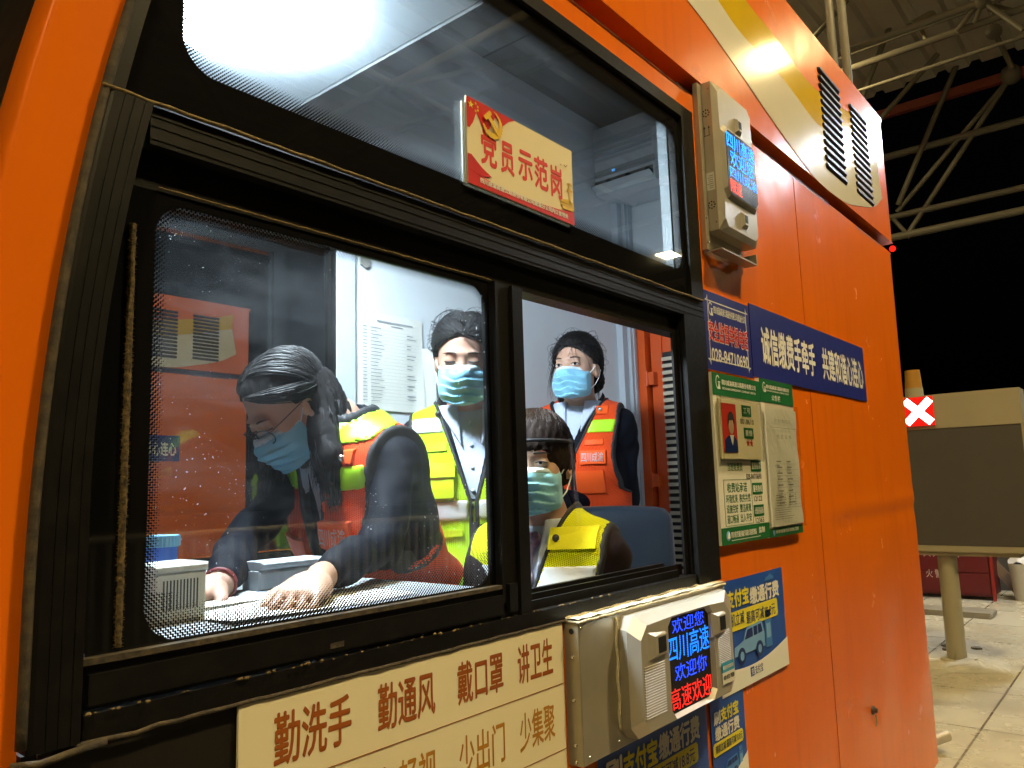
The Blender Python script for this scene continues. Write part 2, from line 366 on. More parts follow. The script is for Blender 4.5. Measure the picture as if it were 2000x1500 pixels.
# curved front pillar: orange face, rounded outer edge
m = MB(); zs = np.linspace(-1.2, 1.0, 60)
prof = [(0, 0), (-.004, .004), (-.008, .012), (-.008, .05), (.03, .07)]
def pil(i, z):
    if i == 0: return (XL(z), 0, z)
    if i == 1: return (.5 * (XL(z) + XO(z)), -.0005, z)
    p = prof[i - 2]; return (XO(z) + p[0] + .004, p[1], z)
m.grid(pil, range(7), zs); B(m, 'front_pillar', 'orange', True, 50)
m = MB(); m.grid(lambda i, z: (XO(z) + .03 + .0 * i, .07 + .92 * i, z), range(2), zs, True); B(m, 'windscreen', mat('dark_windscreen', (.006, .008, .008), .5, grunge=.05, spec=.2))
B(MB().prism([(XL(.95), .949), (1.782, .949), (1.782, ZTOP), (XL(ZTOP), ZTOP)], 0, .03), 'header_strip', 'orange')
B(MB().box(XL(1.) + .0, XR - .01, .045, .06, ZTOP - .01, 1.065), 'belt_groove', 'belt')
B(MB().box(XL(1.), XR - .01, .0, .045, ZTOP - .006, ZTOP - .001), 'belt_ledge', 'belt')
B(MB().box(1.141, 1.782, 0, .03, -1.2, -.237), 'lower_panel', 'orange')
B(MB().box(.288, 1.139, .001, .03, -1.2, -.239), 'lower_black_panel', 'black_panel')
# fascia above the belt, standing 12 mm proud
YF = -.012; KF = (.85 + YF) / .85
m = MB()
zf = np.linspace(1.055, ZROOF, 24); xs = list(np.linspace(XL(1.05) - .07, XR - .03, 50))
def fas(i, z):
    if i < 50: return (xs[i], YF + .0012 * math.sin(4 * xs[i] + 3 * z) * math.sin(2.2 * xs[i] - 5 * z), z)
    a = (i - 49) / 8 * math.pi / 2; return (XR - .03 + .03 * math.sin(a), YF + .03 - .03 * math.cos(a), z)
m.grid(fas, range(58), zf, True)
m.add([(XR, .02, 1.055), (XR, BK, 1.055), (XR, BK, ZROOF), (XR, .02, ZROOF)], [(0, 1, 2, 3)])
m.add([(xs[0], YF, 1.055), (XR, YF, 1.055), (XR, .05, 1.055), (xs[0], .05, 1.055)], [(0, 1, 2, 3)])
m.add([(xs[0], YF, 1.055), (xs[0], BK, 1.055), (xs[0], BK, ZROOF), (xs[0], YF, ZROOF)], [(0, 1, 2, 3)])
B(m, 'fascia', 'orange', True, 40)
B(MB().box(.35, XR, YF + .002, BK, ZROOF - .003, ZROOF + .02), 'roof', 'orange')
# swoosh stripes on the fascia
def fp(px):
    out = []
    for u, v in px:
        p = PY(u, v, YF); out.append((p[0], min(p[2], ZROOF - .004)))
    return out
def catmull(pts, n=6):
    P = [np.array(p, float) for p in pts]; P = [2 * P[0] - P[1]] + P + [2 * P[-1] - P[-2]]; out = []
    for i in range(1, len(P) - 2):
        for k in range(n):
            t = k / n; a, b, c, d = P[i - 1:i + 3]
            out.append(tuple(.5 * (2 * b + (c - a) * t + (2 * a - 5 * b + 4 * c - d) * t * t + (3 * b - a - 3 * c + d) * t ** 3)))
    return out + [tuple(P[-2])]
lowL = [(1270, -95), (1342, 0), (1377, 45), (1440, 135), (1510, 238), (1573, 325), (1606, 362), (1650, 395), (1680, 403), (1706, 404), (1722, 388)]
wy = [(1330, -105), (1401, 0), (1447, 66), (1524, 150), (1580, 224), (1604, 248), (1660, 276), (1708, 290)]
yu = [(1390, -95), (1454, 0), (1510, 70), (1566, 147), (1601, 182), (1645, 212), (1680, 232), (1704, 238)]
def strip(a, b, y, name, m):
    A, Bb = catmull(a, 8), catmull(b, 8); n = 60
    def res(P):
        P = np.array(P); d = np.r_[0, np.cumsum(np.linalg.norm(np.diff(P, axis=0), axis=1))]; s = np.linspace(0, d[-1], n)
        return np.stack([np.interp(s, d, P[:, 0]), np.interp(s, d, P[:, 1])], 1)
    A, Bb = res(fp(A)), res(fp(Bb)); mb = MB()
    k = 6
    def fn(i, j):
        p = A[i] + (Bb[i] - A[i]) * j / k
        return (p[0], YF + y + .0012 * math.sin(4 * p[0] + 3 * p[1]) * math.sin(2.2 * p[0] - 5 * p[1]), p[1])
    mb.grid(fn, range(n), range(k + 1)); return B(mb, name, m, True)
strip(lowL, wy, -.0018, 'white_stripe', 'white_paint'); strip(wy, yu, -.0020, 'yellow_stripe', 'yellow_paint')
# pressed ventilation louvres
def louvre(px):
    (tl, tr, br, bl) = [PY(u, v, YF) for u, v in px]
    x0, x1, z1, z0 = (tl[0] + bl[0]) / 2, (tr[0] + br[0]) / 2, (tl[2] + tr[2]) / 2, (bl[2] + br[2]) / 2
    mb = MB(); n = 13; h = (z1 - z0) / n
    for k in range(n):
        zc = z0 + (k + .5) * h; a = h * .36; pts = []
        for i in range(8): th = math.pi / 2 + math.pi * i / 7; pts.append((x0 + a + a * math.cos(th), zc + a * math.sin(th)))
        for i in range(8): th = -math.pi / 2 + math.pi * i / 7; pts.append((x1 - a + a * math.cos(th), zc + a * math.sin(th)))
        pf = [((p[0] - (x0 + x1) / 2) * .97 + (x0 + x1) / 2, zc + (p[1] - zc) * .45 + h * .1) for p in pts]
        mb.frustum(pts, YF + .004, YF - .002, pf, YF - .009)
    return B(mb, 'ventilation_louvre', 'slot')
louvre([(1594, 128), (1636, 172), (1653, 362), (1614, 335)]); louvre([(1654, 199), (1688, 234), (1706, 405), (1675, 385)])
# window frame: black aluminium members
def XI(z): return .336 + .30 * max(z + .02, 0) ** 2 * .8 if z < .5 else .40
fr = MB(); zz = np.linspace(-.236, .444, 40)
yprof = [(0, .02), (0.0, -.010), (.10, -.013), (.30, -.0135), (.312, -.0127), (.32, -.0127), (.332, -.0135), (.52, -.0135), (.532, -.0127), (.54, -.0127), (.552, -.0135), (.76, -.0135), (.772, -.0127), (.78, -.0127), (.792, -.0135), (.97, -.0135), (1., .03)]
def fl(i, z):
    a, y = yprof[i]; return (XL(z) + .004 + (min(XI(z), XL(z) + .055) - XL(z) - .004) * a, y, z)
fr.grid(fl, range(len(yprof)), zz); fr.grid(lambda i, z: (XL(z) + (.003, .003, .020, .024)[i], (.02, -.009, -.009, .006)[i], z), range(4), np.linspace(.449, .949, 24))
fr.prism([(XL(.92), .917), (1.78, .917), (1.78, .949), (XL(.95), .949)], -.010, .04)          # top rail
fr.box(.385, 1.78, -.008, .04, .398, .4435)                                                    # middle rail
fr.box(.385, 1.78, -.0089, -.008, .404, .4075); fr.box(.385, 1.78, -.0089, -.008, .4195, .4215); fr.box(.385, 1.78, -.0089, -.008, .431, .4325)
fr.box(.37, 1.78, .012, .05, .352, .398)                                                      # sash head channel
fr.box(1.668, 1.78, -.010, .012, -.236, .398); fr.box(1.717, 1.78, -.010, .03, .45, .917)       # right jamb
fr.box(1.645, 1.70, .0125, .018, -.213, .398)
fr.box(1.662, 1.668, .004, .012, -.213, .398)
fr.box(.340, 1.668, -.004, .05, -.2375, -.2135)                                                # sill track
fr.box(1.06, 1.612, .012, .018, -.2135, -.198); fr.box(1.06, 1.66, .03, .036, -.2135, -.190); fr.box(1.06, 1.612, .048, .058, -.2135, -.185)
B(fr, 'window_frame', 'black_alu', False)
# loose dusty gaskets along the frame
def wobble(x0, x1, z, y, r, n=60, amp=.0012):
    return [(x, y + amp * rng.normal() * .3, z + amp * rng.normal() * .5) for x in np.linspace(x0, x1, n)]
B(MB().path(wobble(XL(.447) - .004, 1.775, .4468, -.0115, .0022), .0026, 6), 'gasket', 'dust_line', True)
B(MB().path(wobble(.405, .99, .356, .0095, .001, 50, .0006), .0011, 5), 'gasket', 'dust_line', True)
B(MB().path(wobble(.30, 1.66, -.2395, -.006, .002), .0028, 6), 'gasket', 'dusty', True)
B(MB().path([(XL(z) + .001, -.008, z) for z in np.linspace(-.23, .93, 60)], .0055, 6), 'gasket', 'dusty', True)
B(MB().path([(x, -.011, z + .002 * math.sin(9 * x)) for x, z in [(.276, -.243), (.30, -.247), (.33, -.243), (.36, -.2405)]], .004, 6), 'sealant_blob', 'dusty', True)
crumbs = MB()
for k in range(70):
    x = .31 + 1.0 * rng.random(); crumbs.ball((x, -.004 - .006 * rng.random(), -.2125 + .001 * rng.random()), .0012 + .0018 * rng.random() ** 2, 5, 4, (1.4, 1, .8))
B(crumbs, 'dirt_crumbs', 'dust_line')['kind'] = 'stuff'
# upper fixed pane, printed black at its rim
OB = np.array([2, .5, -1.3])
def frit(x0, x1, z0, z1, r, band, s): return (x0 - OB[0], x1 - OB[0], z0 - OB[2], z1 - OB[2], r, band, s)
B(MB().prism([(XL(.45) + .004, .45), (1.76, .45), (1.76, .945), (XL(.945) + .004, .945)], .000, .006), 'upper_pane', glass('printed_upper_glass', frit(.424, 1.704, .510, .874, .045, .028, .0052), (.93, .95, .95), .55, 3.4))
# sliding sash in the left half
sash = B(MB().box(.985, 1.058, .004, .03, -.2135, .352).box(.985, .992, -.002, .004, -.19, .352).box(1.030, 1.058, -.003, .004, -.2135, .352)
         .box(.345, .985, .003, .03, -.2105, -.1665).box(.345, .985, -.002, .003, -.206, -.176).box(1.0, 1.02, -.004, .004, -.205, -.16), 'sliding_sash', 'black_alu')
B(MB().box(.338, .99, -.001, .012, -.1665, -.160), 'ledge', 'dusty', parent=sash)
B(MB().box(.640, .662, -.0026, -.0021, -.2015, -.1945), 'tape_patch', 'dusty', parent=sash)
B(MB().box(.345, .984, .012, .017, -.160, .352), 'pane', glass('printed_sash_glass', frit(.404, .979, -.158, .342, .042, .017, .0056) + ((-.105 + 1.3, .024),), (.95, .97, .97), 1.3, 2.4), parent=sash)
B(MB().box(.352, .404, .020, .045, -.16, .352), 'sash_stile', 'black_alu')
bp = [(.377 + .0003 * rng.normal(), .0085, z) for z in np.linspace(-.155, .305, 200)]
brush = MB().path(bp, .0036, 8, [1 + .05 * rng.normal() for _ in bp])
for k in range(900):
    z = rng.uniform(-.155, .305); a = rng.uniform(math.pi * .9, math.pi * 2.1); l = .0048 + .0016 * rng.random(); brush.tube((.377, .0085, z), (.377 + l * math.cos(a), .0085 + .8 * l * math.sin(a) * .6, z + .0012 * rng.normal()), .00045, .0002, 3, False)
B(brush, 'brush_strip', 'brush', True)
# ------------------------------------------------------------------ room inside
YB, XP = .92, 2.97
iw = MB().box(1.36, XP + .05, YB, YB + .03, FL, 1.6).box(.30, 1.36, YB, YB + .03, FL, -.15).box(.30, 1.36, YB, YB + .03, .702, 1.6)
B(iw, 'back_wall', 'int_white')
tr = MB().box(1.352, 1.415, YB - .012, YB + .02, -.17, .76).box(.32, 1.352, YB - .014, YB + .02, .70, .725).box(2.02, 2.032, YB - .005, YB, FL, 1.2)
tr.box(1.415, 2.865, YB - .006, YB, .700, .706).box(1.415, 2.865, YB - .008, YB, .735, .775).box(2.865, 2.90, YB - .03, YB, FL, 1.5).box(2.905, 2.965, YB - .045, YB, FL, 1.5).box(2.925, 2.94, YB - .05, YB - .045, FL, 1.5)
B(tr, 'wall_trim', 'int_trim')
B(MB().box(.33, 1.352, YB + .01, YB + .014, -.15, .70), 'far_window', glass('far_window_glass', tint=(.66, .70, .74), refl=1.2, specks=1.4))
B(MB().box(1.335, 1.352, YB - .004, YB + .03, -.15, .70).box(.33, 1.352, YB - .004, YB + .03, -.165, -.15), 'far_window_frame', 'black_alu')
pt = MB().box(XP, XP + .04, .03, .888, .735, 1.6).box(XP, XP + .04, .03, .12, FL, .735)
B(pt, 'partition', 'int_white')
djm = MB().box(XP - .012, XP + .05, .838, .888, FL, .735).box(XP - .012, XP + .05, .12, .838, .69, .735)
B(djm, 'door_frame', 'orange_int')
door = B(MB().box(XP + .03, XP + .06, .14, .828, FL, .655).box(XP + .022, XP + .03, .775, .828, FL, .655), 'door', 'orange_int')
lv = MB()
for k in range(50): lv.box(XP + .004, XP + .022, .20, .768, -.95 + k * .030, -.935 + k * .030)
B(lv, 'door_louvre', mat('cream_louvre', (.62, .54, .40), .5), parent=door)
B(MB().box(XP + .024, XP + .029, .20, .772, -.96, .56), 'louvre_backing', 'hole', parent=door)
for z in (.42, -.02): B(MB().box(XP - .016, XP + .034, .80, .826, z, z + .055).tube((XP - .018, .832, z - .005), (XP - .018, .832, z + .06), .006), 'hinge', 'orange_int', True, 30, door)
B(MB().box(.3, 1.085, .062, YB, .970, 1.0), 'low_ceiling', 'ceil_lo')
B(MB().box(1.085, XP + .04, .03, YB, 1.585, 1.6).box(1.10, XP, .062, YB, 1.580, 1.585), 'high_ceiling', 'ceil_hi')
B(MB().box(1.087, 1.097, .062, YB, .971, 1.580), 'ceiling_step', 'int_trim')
B(MB().box(2.02, 2.026, .05, YB, 1.577, 1.580), 'ceiling_joint', 'hole')
B(MB().box(.25, XR - .02, .03, 1.0, FL - .04, FL), 'floor', 'sill_dark')
il = MB().box(.29, XP, .032, .05, FL, -.24).box(1.79, XP, .032, .05, -.24, 1.58).box(1.725, 1.79, .036, .058, .45, 1.58).box(.45, 1.725, .034, .06, .965, 1.58)
B(il, 'inner_lining', 'int_white'); B(MB().box(1.715, 1.724, .034, .06, .45, .965), 'jamb_lining', 'lining')
B(MB().box(.25, XR, .97, 1.0, FL, -.15).box(.25, XR, .97, 1.0, .75, ZROOF).box(1.38, XR, .97, 1.0, -.15, .75), 'outer_back_panel', 'orange')
B(MB().box(.22, .30, .99, 1.0, -1.2, ZROOF), 'rear_pillar', 'orange'); B(MB().box(.30, 1.38, .951, .999, .703, .749), 'window_reveal', 'black_alu')
# small fittings on the outside
kz = PY(1705, 1387, 0)
B(MB().tube((kz[0], .004, kz[2]), (kz[0], -.006, kz[2]), .016, .013, 12).tube((kz[0], -.006, kz[2]), (kz[0], -.016, kz[2]), .008, .007, 8), 'door_lock', 'slot', True, 40)
B(MB().path([(kz[0] - .002, -.008, kz[2] - .012), (kz[0], -.010, kz[2] - .03), (kz[0] + .003, -.006, kz[2] - .052)], .0025, 6), 'lock_cover', 'steel')
cz = PY(1741, 477, -.01)
B(MB().ball((XR - .006, -.008, 1.03), .014, 10, 7), 'marker_light', emission('red_marker', (1, .02, .01), 1.5), True)
# ================================================================== signs on the booth
def board(name, label, cat, x0, x1, z0, z1, th, face, group=None, y=-.0015, edge=None):
    t = thing(name, ((x0 + x1) / 2, y, z0), label, cat, group)
    MB().box(x0, x1, y - th, y, z0, z1).build('panel', face, t)
    return t, y - th - .0006
# hotline sign
t, y = board('hotline_sign', 'square blue sign with red lettering and a telephone number beside the window', 'sign', 1.783, 2.072, .278, .482, .003, 'blue_sign')
a, b, c, d, n, w = 1.796, 2.060, .290, .471, .014, .003
oc = []
for (cx, cz, a0) in ((a, c, 0), (a, d, -90), (b, d, 180), (b, c, 90)):
    pts = [(cx + n * math.cos(math.radians(a0 + k * 90 / 5)), cz + n * math.sin(math.radians(a0 + k * 90 / 5))) for k in range(6)]
    oc += pts[::-1]
m = MB(); cxx, czz = (a + b) / 2, (c + d) / 2
for i in range(len(oc)):
    p, q = oc[i], oc[(i + 1) % len(oc)]
    dx, dz = q[0] - p[0], q[1] - p[1]; L = math.hypot(dx, dz); nx, nz = -dz / L * w / 2, dx / L * w / 2
    m.add([(p[0] + nx, y, p[1] + nz), (q[0] + nx, y, q[1] + nz), (q[0] - nx, y, q[1] - nz), (p[0] - nx, y, p[1] - nz)], [(0, 1, 2, 3)])
m.build('border_line', 'letter_white', t)
def gmark(mb, x, z, s, y):
    """the letter G with a road running up its foot"""
    pts = [(x + s * .42 * math.cos(a) * .8, y, z + s * .5 * math.sin(a)) for a in np.linspace(math.radians(40), math.radians(310), 22)]
    for p, q in zip(pts, pts[1:]):
        dx, dz = q[0] - p[0], q[2] - p[2]; L = math.hypot(dx, dz); nx, nz = -dz / L * s * .06, dx / L * s * .06
        mb.add([(p[0] + nx, y, p[2] + nz), (q[0] + nx, y, q[2] + nz), (q[0] - nx, y, q[2] - nz), (p[0] - nx, y, p[2] - nz)], [(0, 1, 2, 3)])
    mb.add([(x + s * .02, y, z + s * .06), (x + s * .45, y, z + s * .06), (x + s * .45, y, z - s * .02), (x + s * .02, y, z - s * .02)], [(0, 1, 2, 3)])
    mb.add([(x + s * .12, y - .0002, z), (x + s * .26, y - .0002, z), (x + s * .42, y - .0002, z - s * .55), (x - s * .05, y - .0002, z - s * .55)], [(0, 1, 2, 3)])
    return mb
gmark(letters(MB(), '四川成渝高速公路股份有限公司成渝分公司', 1.845, 2.045, .427, .448, y, .02), 1.826, .437, .032, y).build('lettering', 'letter_white', t)
T(t, '安全监督举报电话', 1.807, 2.052, .353, .407, y, 'letter_white', .055, 'lettering_outline')
T(t, '安全监督举报电话', 1.808, 2.051, .354, .406, y - .0006, 'letter_red', .022)
T(t, '028-84710690', 1.818, 2.046, .302, .334, y, 'letter_white', .035)
# slogan banner
t, y = board('slogan_banner', 'long blue banner with large white slogan lettering on the orange wall', 'banner', 2.078, 3.166, .284, .493, .003, 'blue_sign')
T(t, '诚信缴费手牵手', 2.150, 2.60, .330, .437, y, 'letter_white', .03); T(t, '共建和谐心连心', 2.672, 3.135, .330, .437, y, 'letter_white', .03)
# supervision board
t, y = board('supervision_board', 'green and white staff board with hotline numbers and service promises', 'notice board', 1.787, 2.085, -.158, .268, .012, 'white_board', y=-.002)
for a_, b_ in ((.212, .268), (-.158, -.117)): MB().box(1.787, 2.085, y - .0008, y, a_, b_).build('green_band', 'green_sign', t)
y2 = y - .0014
T(t, '四川成渝高速公路股份有限公司', 1.842, 2.055, .240, .254, y2, 'letter_white', .03); T(t, 'SICHUAN EXPRESSWAY COMPANY LIMITED', 1.842, 2.055, .2285, .234, y2, 'letter_white', .02); gmark(MB(), 1.818, .245, .032, y2).build('emblem', 'letter_white', t)
T(t, '四川省交通运输厅高速公路管理局', 1.840, 1.995, -.143, -.128, y2, 'letter_white', .02); T(t, '监制', 2.012, 2.050, -.141, -.126, y2, 'letter_white', .03); MB().box(1.840, 2.02, y2 - .0001, y2, -.150, -.1485).build('rule_line', 'letter_white', t)
MB().ball((1.822, y2, -.137), .012, 12, 7, (1, .08, 1)).build('emblem', 'poster_light', t); MB().prism([(1.815, -.143), (1.829, -.143), (1.825, -.128), (1.820, -.131)], y2 - .0022, y2 - .0012).build('emblem_figure', 'letter_white', t)
T(t, '当班收费员', 1.846, 1.935, .022, .043, y, 'letter_green', .01)
T(t, '收费站承诺', 1.836, 1.956, -.032, -.008, y, 'letter_green', .012)
m = MB()
for a_, b_, z in (('环境优美', '秩序井然', -.058), ('设施完好', '整洁美观', -.083), ('道口畅通', '出入平安', -.108)):
    letters(m, a_, 1.826, 1.893, z, z + .021, y, .006); letters(m, b_, 1.905, 1.974, z, z + .021, y, .006)
m.build('lettering', 'letter_green', t)
m = MB()
for x0, x1, z0, z1 in ((1.815, 1.984, -.0006, .0002), (1.815, 1.984, -.1142, -.1134), (1.815, 1.8158, -.1142, .0002), (1.9832, 1.984, -.1142, .0002)): m.box(x0, x1, y - .0003, y + .0003, z0, z1)
m.build('border_line', 'letter_green', t)
for z in (.022, -.038, -.096): MB().box(1.990, 2.056, y - .0006, y, z - .002, z + .028).build('green_label', 'green_sign', t)
for s, z in (('监督投诉', .022), ('服务热线', -.038), ('计量设备投诉', -.096)): T(t, s, 1.994, 2.052, z + .004, z + .022, y - .001, 'letter_white', .02)
T(t, '028-84710690', 1.957, 2.056, .000, .014, y, 'letter_black', .01); T(t, '12122', 1.997, 2.051, -.058, -.045, y, 'letter_black', .01); T(t, '12365', 1.999, 2.054, -.115, -.102, y, 'letter_black', .01)
# staff card in its clear pocket
ys = y
t, y = board('staff_card', 'staff identity card with portrait photo in a clear plastic pocket', 'identity card', 1.800, 2.045, .052, .203, .004, 'cream', y=ys - .004)
MB().box(1.812, 1.896, y - .0008, y, .068, .192).build('photo_background', 'letter_red', t)
yy = y - .0016
MB().prism([(1.818, .0685), (1.894, .0685), (1.893, .098), (1.876, .110), (1.840, .110), (1.820, .098)], yy, yy + .0005).build('portrait_jacket', 'poster_dark', t)
MB().prism([(1.848, .112), (1.872, .112), (1.862, .085)], yy - .0008, yy - .0002).build('portrait_shirt', 'letter_white', t)
MB().ball((1.859, yy - .0006, .136), .0155, 14, 8, (1, .03, 1.42)).build('portrait_face', 'skin_photo', t)
MB().prism([(1.8415, .138), (1.843, .160), (1.850, .170), (1.862, .172), (1.873, .164), (1.877, .148), (1.876, .138), (1.870, .150), (1.846, .149)], yy - .0018, yy - .001).build('portrait_hair', 'letter_black', t)
for a_, b_, c_, d_ in ((1.936, 1.994, .164, .193), (1.940, 2.000, .106, .134)): MB().box(a_, b_, y - .0007, y, c_, d_).build('green_label', 'green_sign', t)
letters(letters(MB(), '工号', 1.944, 1.987, .171, .187, y - .0012, .01, 1.15), '星级', 1.948, 1.992, .112, .128, y - .0012, .02, 1.15).build('lettering', 'letter_white', t)
T(t, '0010610', 1.922, 2.008, .143, .157, y, 'letter_black', .006, spacing=1.1)
m = MB()
for cx in (1.962, 1.984): m.prism([(cx + (.0105 if k % 2 == 0 else .0042) * math.sin(math.pi * k / 5), .094 + (.0105 if k % 2 == 0 else .0042) * math.cos(math.pi * k / 5)) for k in range(10)], y - .0006, y - .0001)
m.build('star', 'letter_red', t)
pk = MB().box(1.796, 2.050, y - .006, y - .004, .048, .208); pk.build('clear_pocket', 'plastic', t)
MB().box(1.796, 1.799, y - .007, y + .004, .048, .208).box(1.796, 2.05, y - .007, y + .004, .046, .0485).box(2.040, 2.05, y - .0072, y - .0062, .052, .203).box(1.800, 2.05, y - .0072, y - .0062, .200, .204).build('pocket_edge', 'plastic', t)
# bulletin board with the sheet it holds
t, y = board('bulletin_board', 'narrow green topped bulletin board holding a printed certificate sheet', 'notice board', 2.0865, 2.338, -.160, .279, .012, 'white_board', y=-.002)
for a_, b_ in ((.214, .279), (-.160, -.137)): MB().box(2.0865, 2.338, y - .0008, y, a_, b_).build('green_band', 'green_sign', t)
T(t, '公告栏', 2.168, 2.232, .221, .237, y2, 'letter_white', .012, spacing=1.2); T(t, '四川成渝高速公路股份有限公司', 2.133, 2.305, .2535, .265, y2, 'letter_white', .03); T(t, 'SICHUAN EXPRESSWAY COMPANY LIMITED', 2.133, 2.305, .2455, .2495, y2, 'letter_white', .02); gmark(MB(), 2.117, .256, .026, y2).build('emblem', 'letter_white', t)
T(t, '四川省交通运输厅高速公路管理局', 2.130, 2.268, -.151, -.142, y2, 'letter_white', .02); T(t, '监制', 2.274, 2.300, -.151, -.141, y2, 'letter_white', .03)
MB().ball((2.114, y2, -.148), .008, 10, 6, (1, .08, 1)).build('emblem', 'poster_light', t)
ct = thing('certificate_sheet', (2.21, y - .002, -.135), 'creased certificate printed in tiny grey type in the bulletin board pocket', 'certificate')
m = MB(); us = np.linspace(2.092, 2.336, 22); vs = np.linspace(-.132, .198, 26)
m.grid(lambda u, v: (u + (.004 * math.sin(40 * v) * (u > 2.335)), y - .004 - .0016 * math.sin(31 * u + 17 * v) * math.sin(23 * v) - .0008 * rng.random(), v), us, vs, True); m.build('sheet', 'paper', ct)
yy = y - .0085; m = MB()
letters(m, '四川省计量检定证书', 2.155, 2.28, .158, .169, yy, .0); letters(m, '检定证书', 2.165, 2.275, .112, .124, yy, 0, 1.6)
m.box(2.12, 2.318, yy - .0002, yy, .1425, .1437).box(2.105, 2.325, yy - .0002, yy, -.0835, -.0825)
for k in range(8):
    z = .045 - k * .0165; m.box(2.150, 2.185 + .004 * rng.random(), yy - .0002, yy, z, z + .004); m.box(2.225, 2.255 + .02 * rng.random(), yy - .0002, yy, z, z + .004); m.box(2.15, 2.31, yy - .0002, yy, z - .005, z - .0044)
for k in range(5):
    z = -.048 - k * .007; m.box(2.13, 2.17, yy - .0002, yy, z, z + .0022); m.box(2.19, 2.2, yy - .0002, yy, z, z + .0022); m.box(2.23, 2.24, yy - .0002, yy, z, z + .0022); m.box(2.27, 2.28, yy - .0002, yy, z, z + .0022)
for k in range(5): z = -.089 - k * .006; m.box(2.112, 2.2 + .06 * rng.random(), yy - .0002, yy, z, z + .0014)
for k in range(3): m.box(2.25, 2.262, yy - .0002, yy, -.005 - k * .015, -.002 - k * .015)
m.build('print', 'letter_grey', ct)
MB().box(2.088, 2.340, y - .0115, y - .0105, -.137, .210).build('clear_pocket', 'plastic', ct)
MB().box(2.088, 2.340, y - .012, y - .001, -.1405, -.137).build('pocket_edge', 'plastic', ct)

# posters
def car(mb_body, mb_win, mb_tyre, x, z, s, y, fl=1):
    sz = s * .62; P = lambda pts: [(x + fl * p[0] * s, z + p[1] * sz) for p in pts]
    mb_body.prism(P([(0, .16), (.02, .34), (.30, .42), (.42, .66), (.92, .70), (1.0, .42), (1.0, .14)]), y, y + .0004)
    mb_win.prism(P([(.34, .43), (.44, .61), (.60, .625), (.60, .44)]), y - .0006, y - .0002); mb_win.prism(P([(.64, .44), (.64, .63), (.76, .635), (.76, .45)]), y - .0006, y - .0002); mb_win.prism(P([(.79, .45), (.79, .64), (.90, .64), (.93, .46)]), y - .0006, y - .0002)
    for cx in (.22, .80):
        mb_tyre.prism([(x + fl * s * cx + s * .115 * math.cos(k * .35), z + sz * .13 + sz * .17 * math.sin(k * .35)) for k in range(18)], y - .001, y - .0006)
        mb_body.prism([(x + fl * s * cx + s * .06 * math.cos(k * .35), z + sz * .13 + sz * .09 * math.sin(k * .35)) for k in range(18)], y - .0016, y - .0012)
def poster(label, x0, x1, z0, z1, y0, title, rows, strip, carx, wave):
    t = thing('payment_poster', ((x0 + x1) / 2, y0, z0), label, 'poster', 'blue payment posters below the window')
    m = MB(); us, vs = np.linspace(x0, x1, 14), np.linspace(z0, z1, 14)
    cv = lambda u, v: y0 - .0012 - .0008 * math.sin(7 * u + 3) * math.sin(9 * v)
    m.grid(lambda u, v: (u, cv(u, v), v), us, vs, True); m.build('sheet', 'poster_blue', t)
    y = y0 - .003
    for s, a, b, c, d, mt in title: T(t, s, a, b, c, d, y - .0004, mt, .045)
    if strip:
        a, b, c, d = strip; r = .006
        MB().prism([(a, c + r), (a + r, c), (b - r, c), (b, c + r), (b, d - r), (b - r, d), (a + r, d), (a, d - r)], y - .0004, y).build('yellow_strip', 'letter_yellow', t)
        for s, e, f, g, h in rows: T(t, s, e, f, g, h, y - .001, 'poster_dark', .007)
    if carx:
        x, z, s = carx; mb, mw, mt = MB(), MB(), MB(); car(mb, mw, mt, x, z, s, y - .0006)
        mb.build('printed_car', 'poster_light' if s > .1 else 'poster_mid', t); mw.build('printed_car_window', 'poster_dark', t); mt.build('printed_tyre', 'poster_dark', t)
        k = MB(); k.prism([(x + s * 1.04, z + s * .05), (x + s * 1.26, z + s * .05), (x + s * 1.26, z + s * .42), (x + s * 1.04, z + s * .42)], y - .0004, y); k.prism([(x + s * 1.06, z + s * .44), (x + s * 1.24, z + s * .44), (x + s * 1.24, z + s * .54), (x + s * 1.06, z + s * .54)], y - .0004, y); k.build('printed_kiosk', 'poster_mid', t)
        MB().prism([(x + s * 1.08, z + s * .17), (x + s * 1.22, z + s * .17), (x + s * 1.22, z + s * .36), (x + s * 1.08, z + s * .36)], y - .0009, y - .0005).build('printed_kiosk_screen', 'poster_light', t)
    if wave:
        a, b, c = wave; pts = [(x0 + .001, z0 + .001), (x1 - .001, z0 + .001), (x1 - .001, a)] + [(x1 - .001 - (x1 - x0) * k / 12, a + (b - a) * k / 12 - c * math.sin(math.pi * k / 12)) for k in range(1, 12)] + [(x0 + .001, b)]
        MB().prism(pts, y - .0008, y - .0002).build('white_wave', 'letter_white', t)
    return t, y
t, y = poster('blue and white payment poster with a printed car, right of the metal display', 1.755, 2.180, -.508, -.246, -.002,
    [('刷', 1.762, 1.806, -.312, -.270, 'letter_white'), ('支付宝', 1.811, 1.942, -.312, -.271, 'letter_yellow'), ('缴通行费', 1.950, 2.142, -.318, -.277, 'letter_white')],
    [('随机立减', 1.802, 1.905, -.357, -.326), ('最高可减18.8元', 1.918, 2.108, -.363, -.332)], (1.76, 2.126, -.368, -.322), (1.835, -.4475, .190), (-.434, -.448, .022))
MB().prism([(2.05, -.270), (2.11, -.270), (2.113, -.265), (2.10, -.260), (2.088, -.253), (2.074, -.260), (2.056, -.262)], y - .0004, y).build('printed_cloud', 'poster_mid', t)
MB().rbox(1.922, 1.944, y - .0014, y - .001, -.490, -.468, .0003).build('logo_square', 'poster_blue', t); T(t, '支', 1.925, 1.941, -.487, -.471, y - .002, 'letter_white', .02)
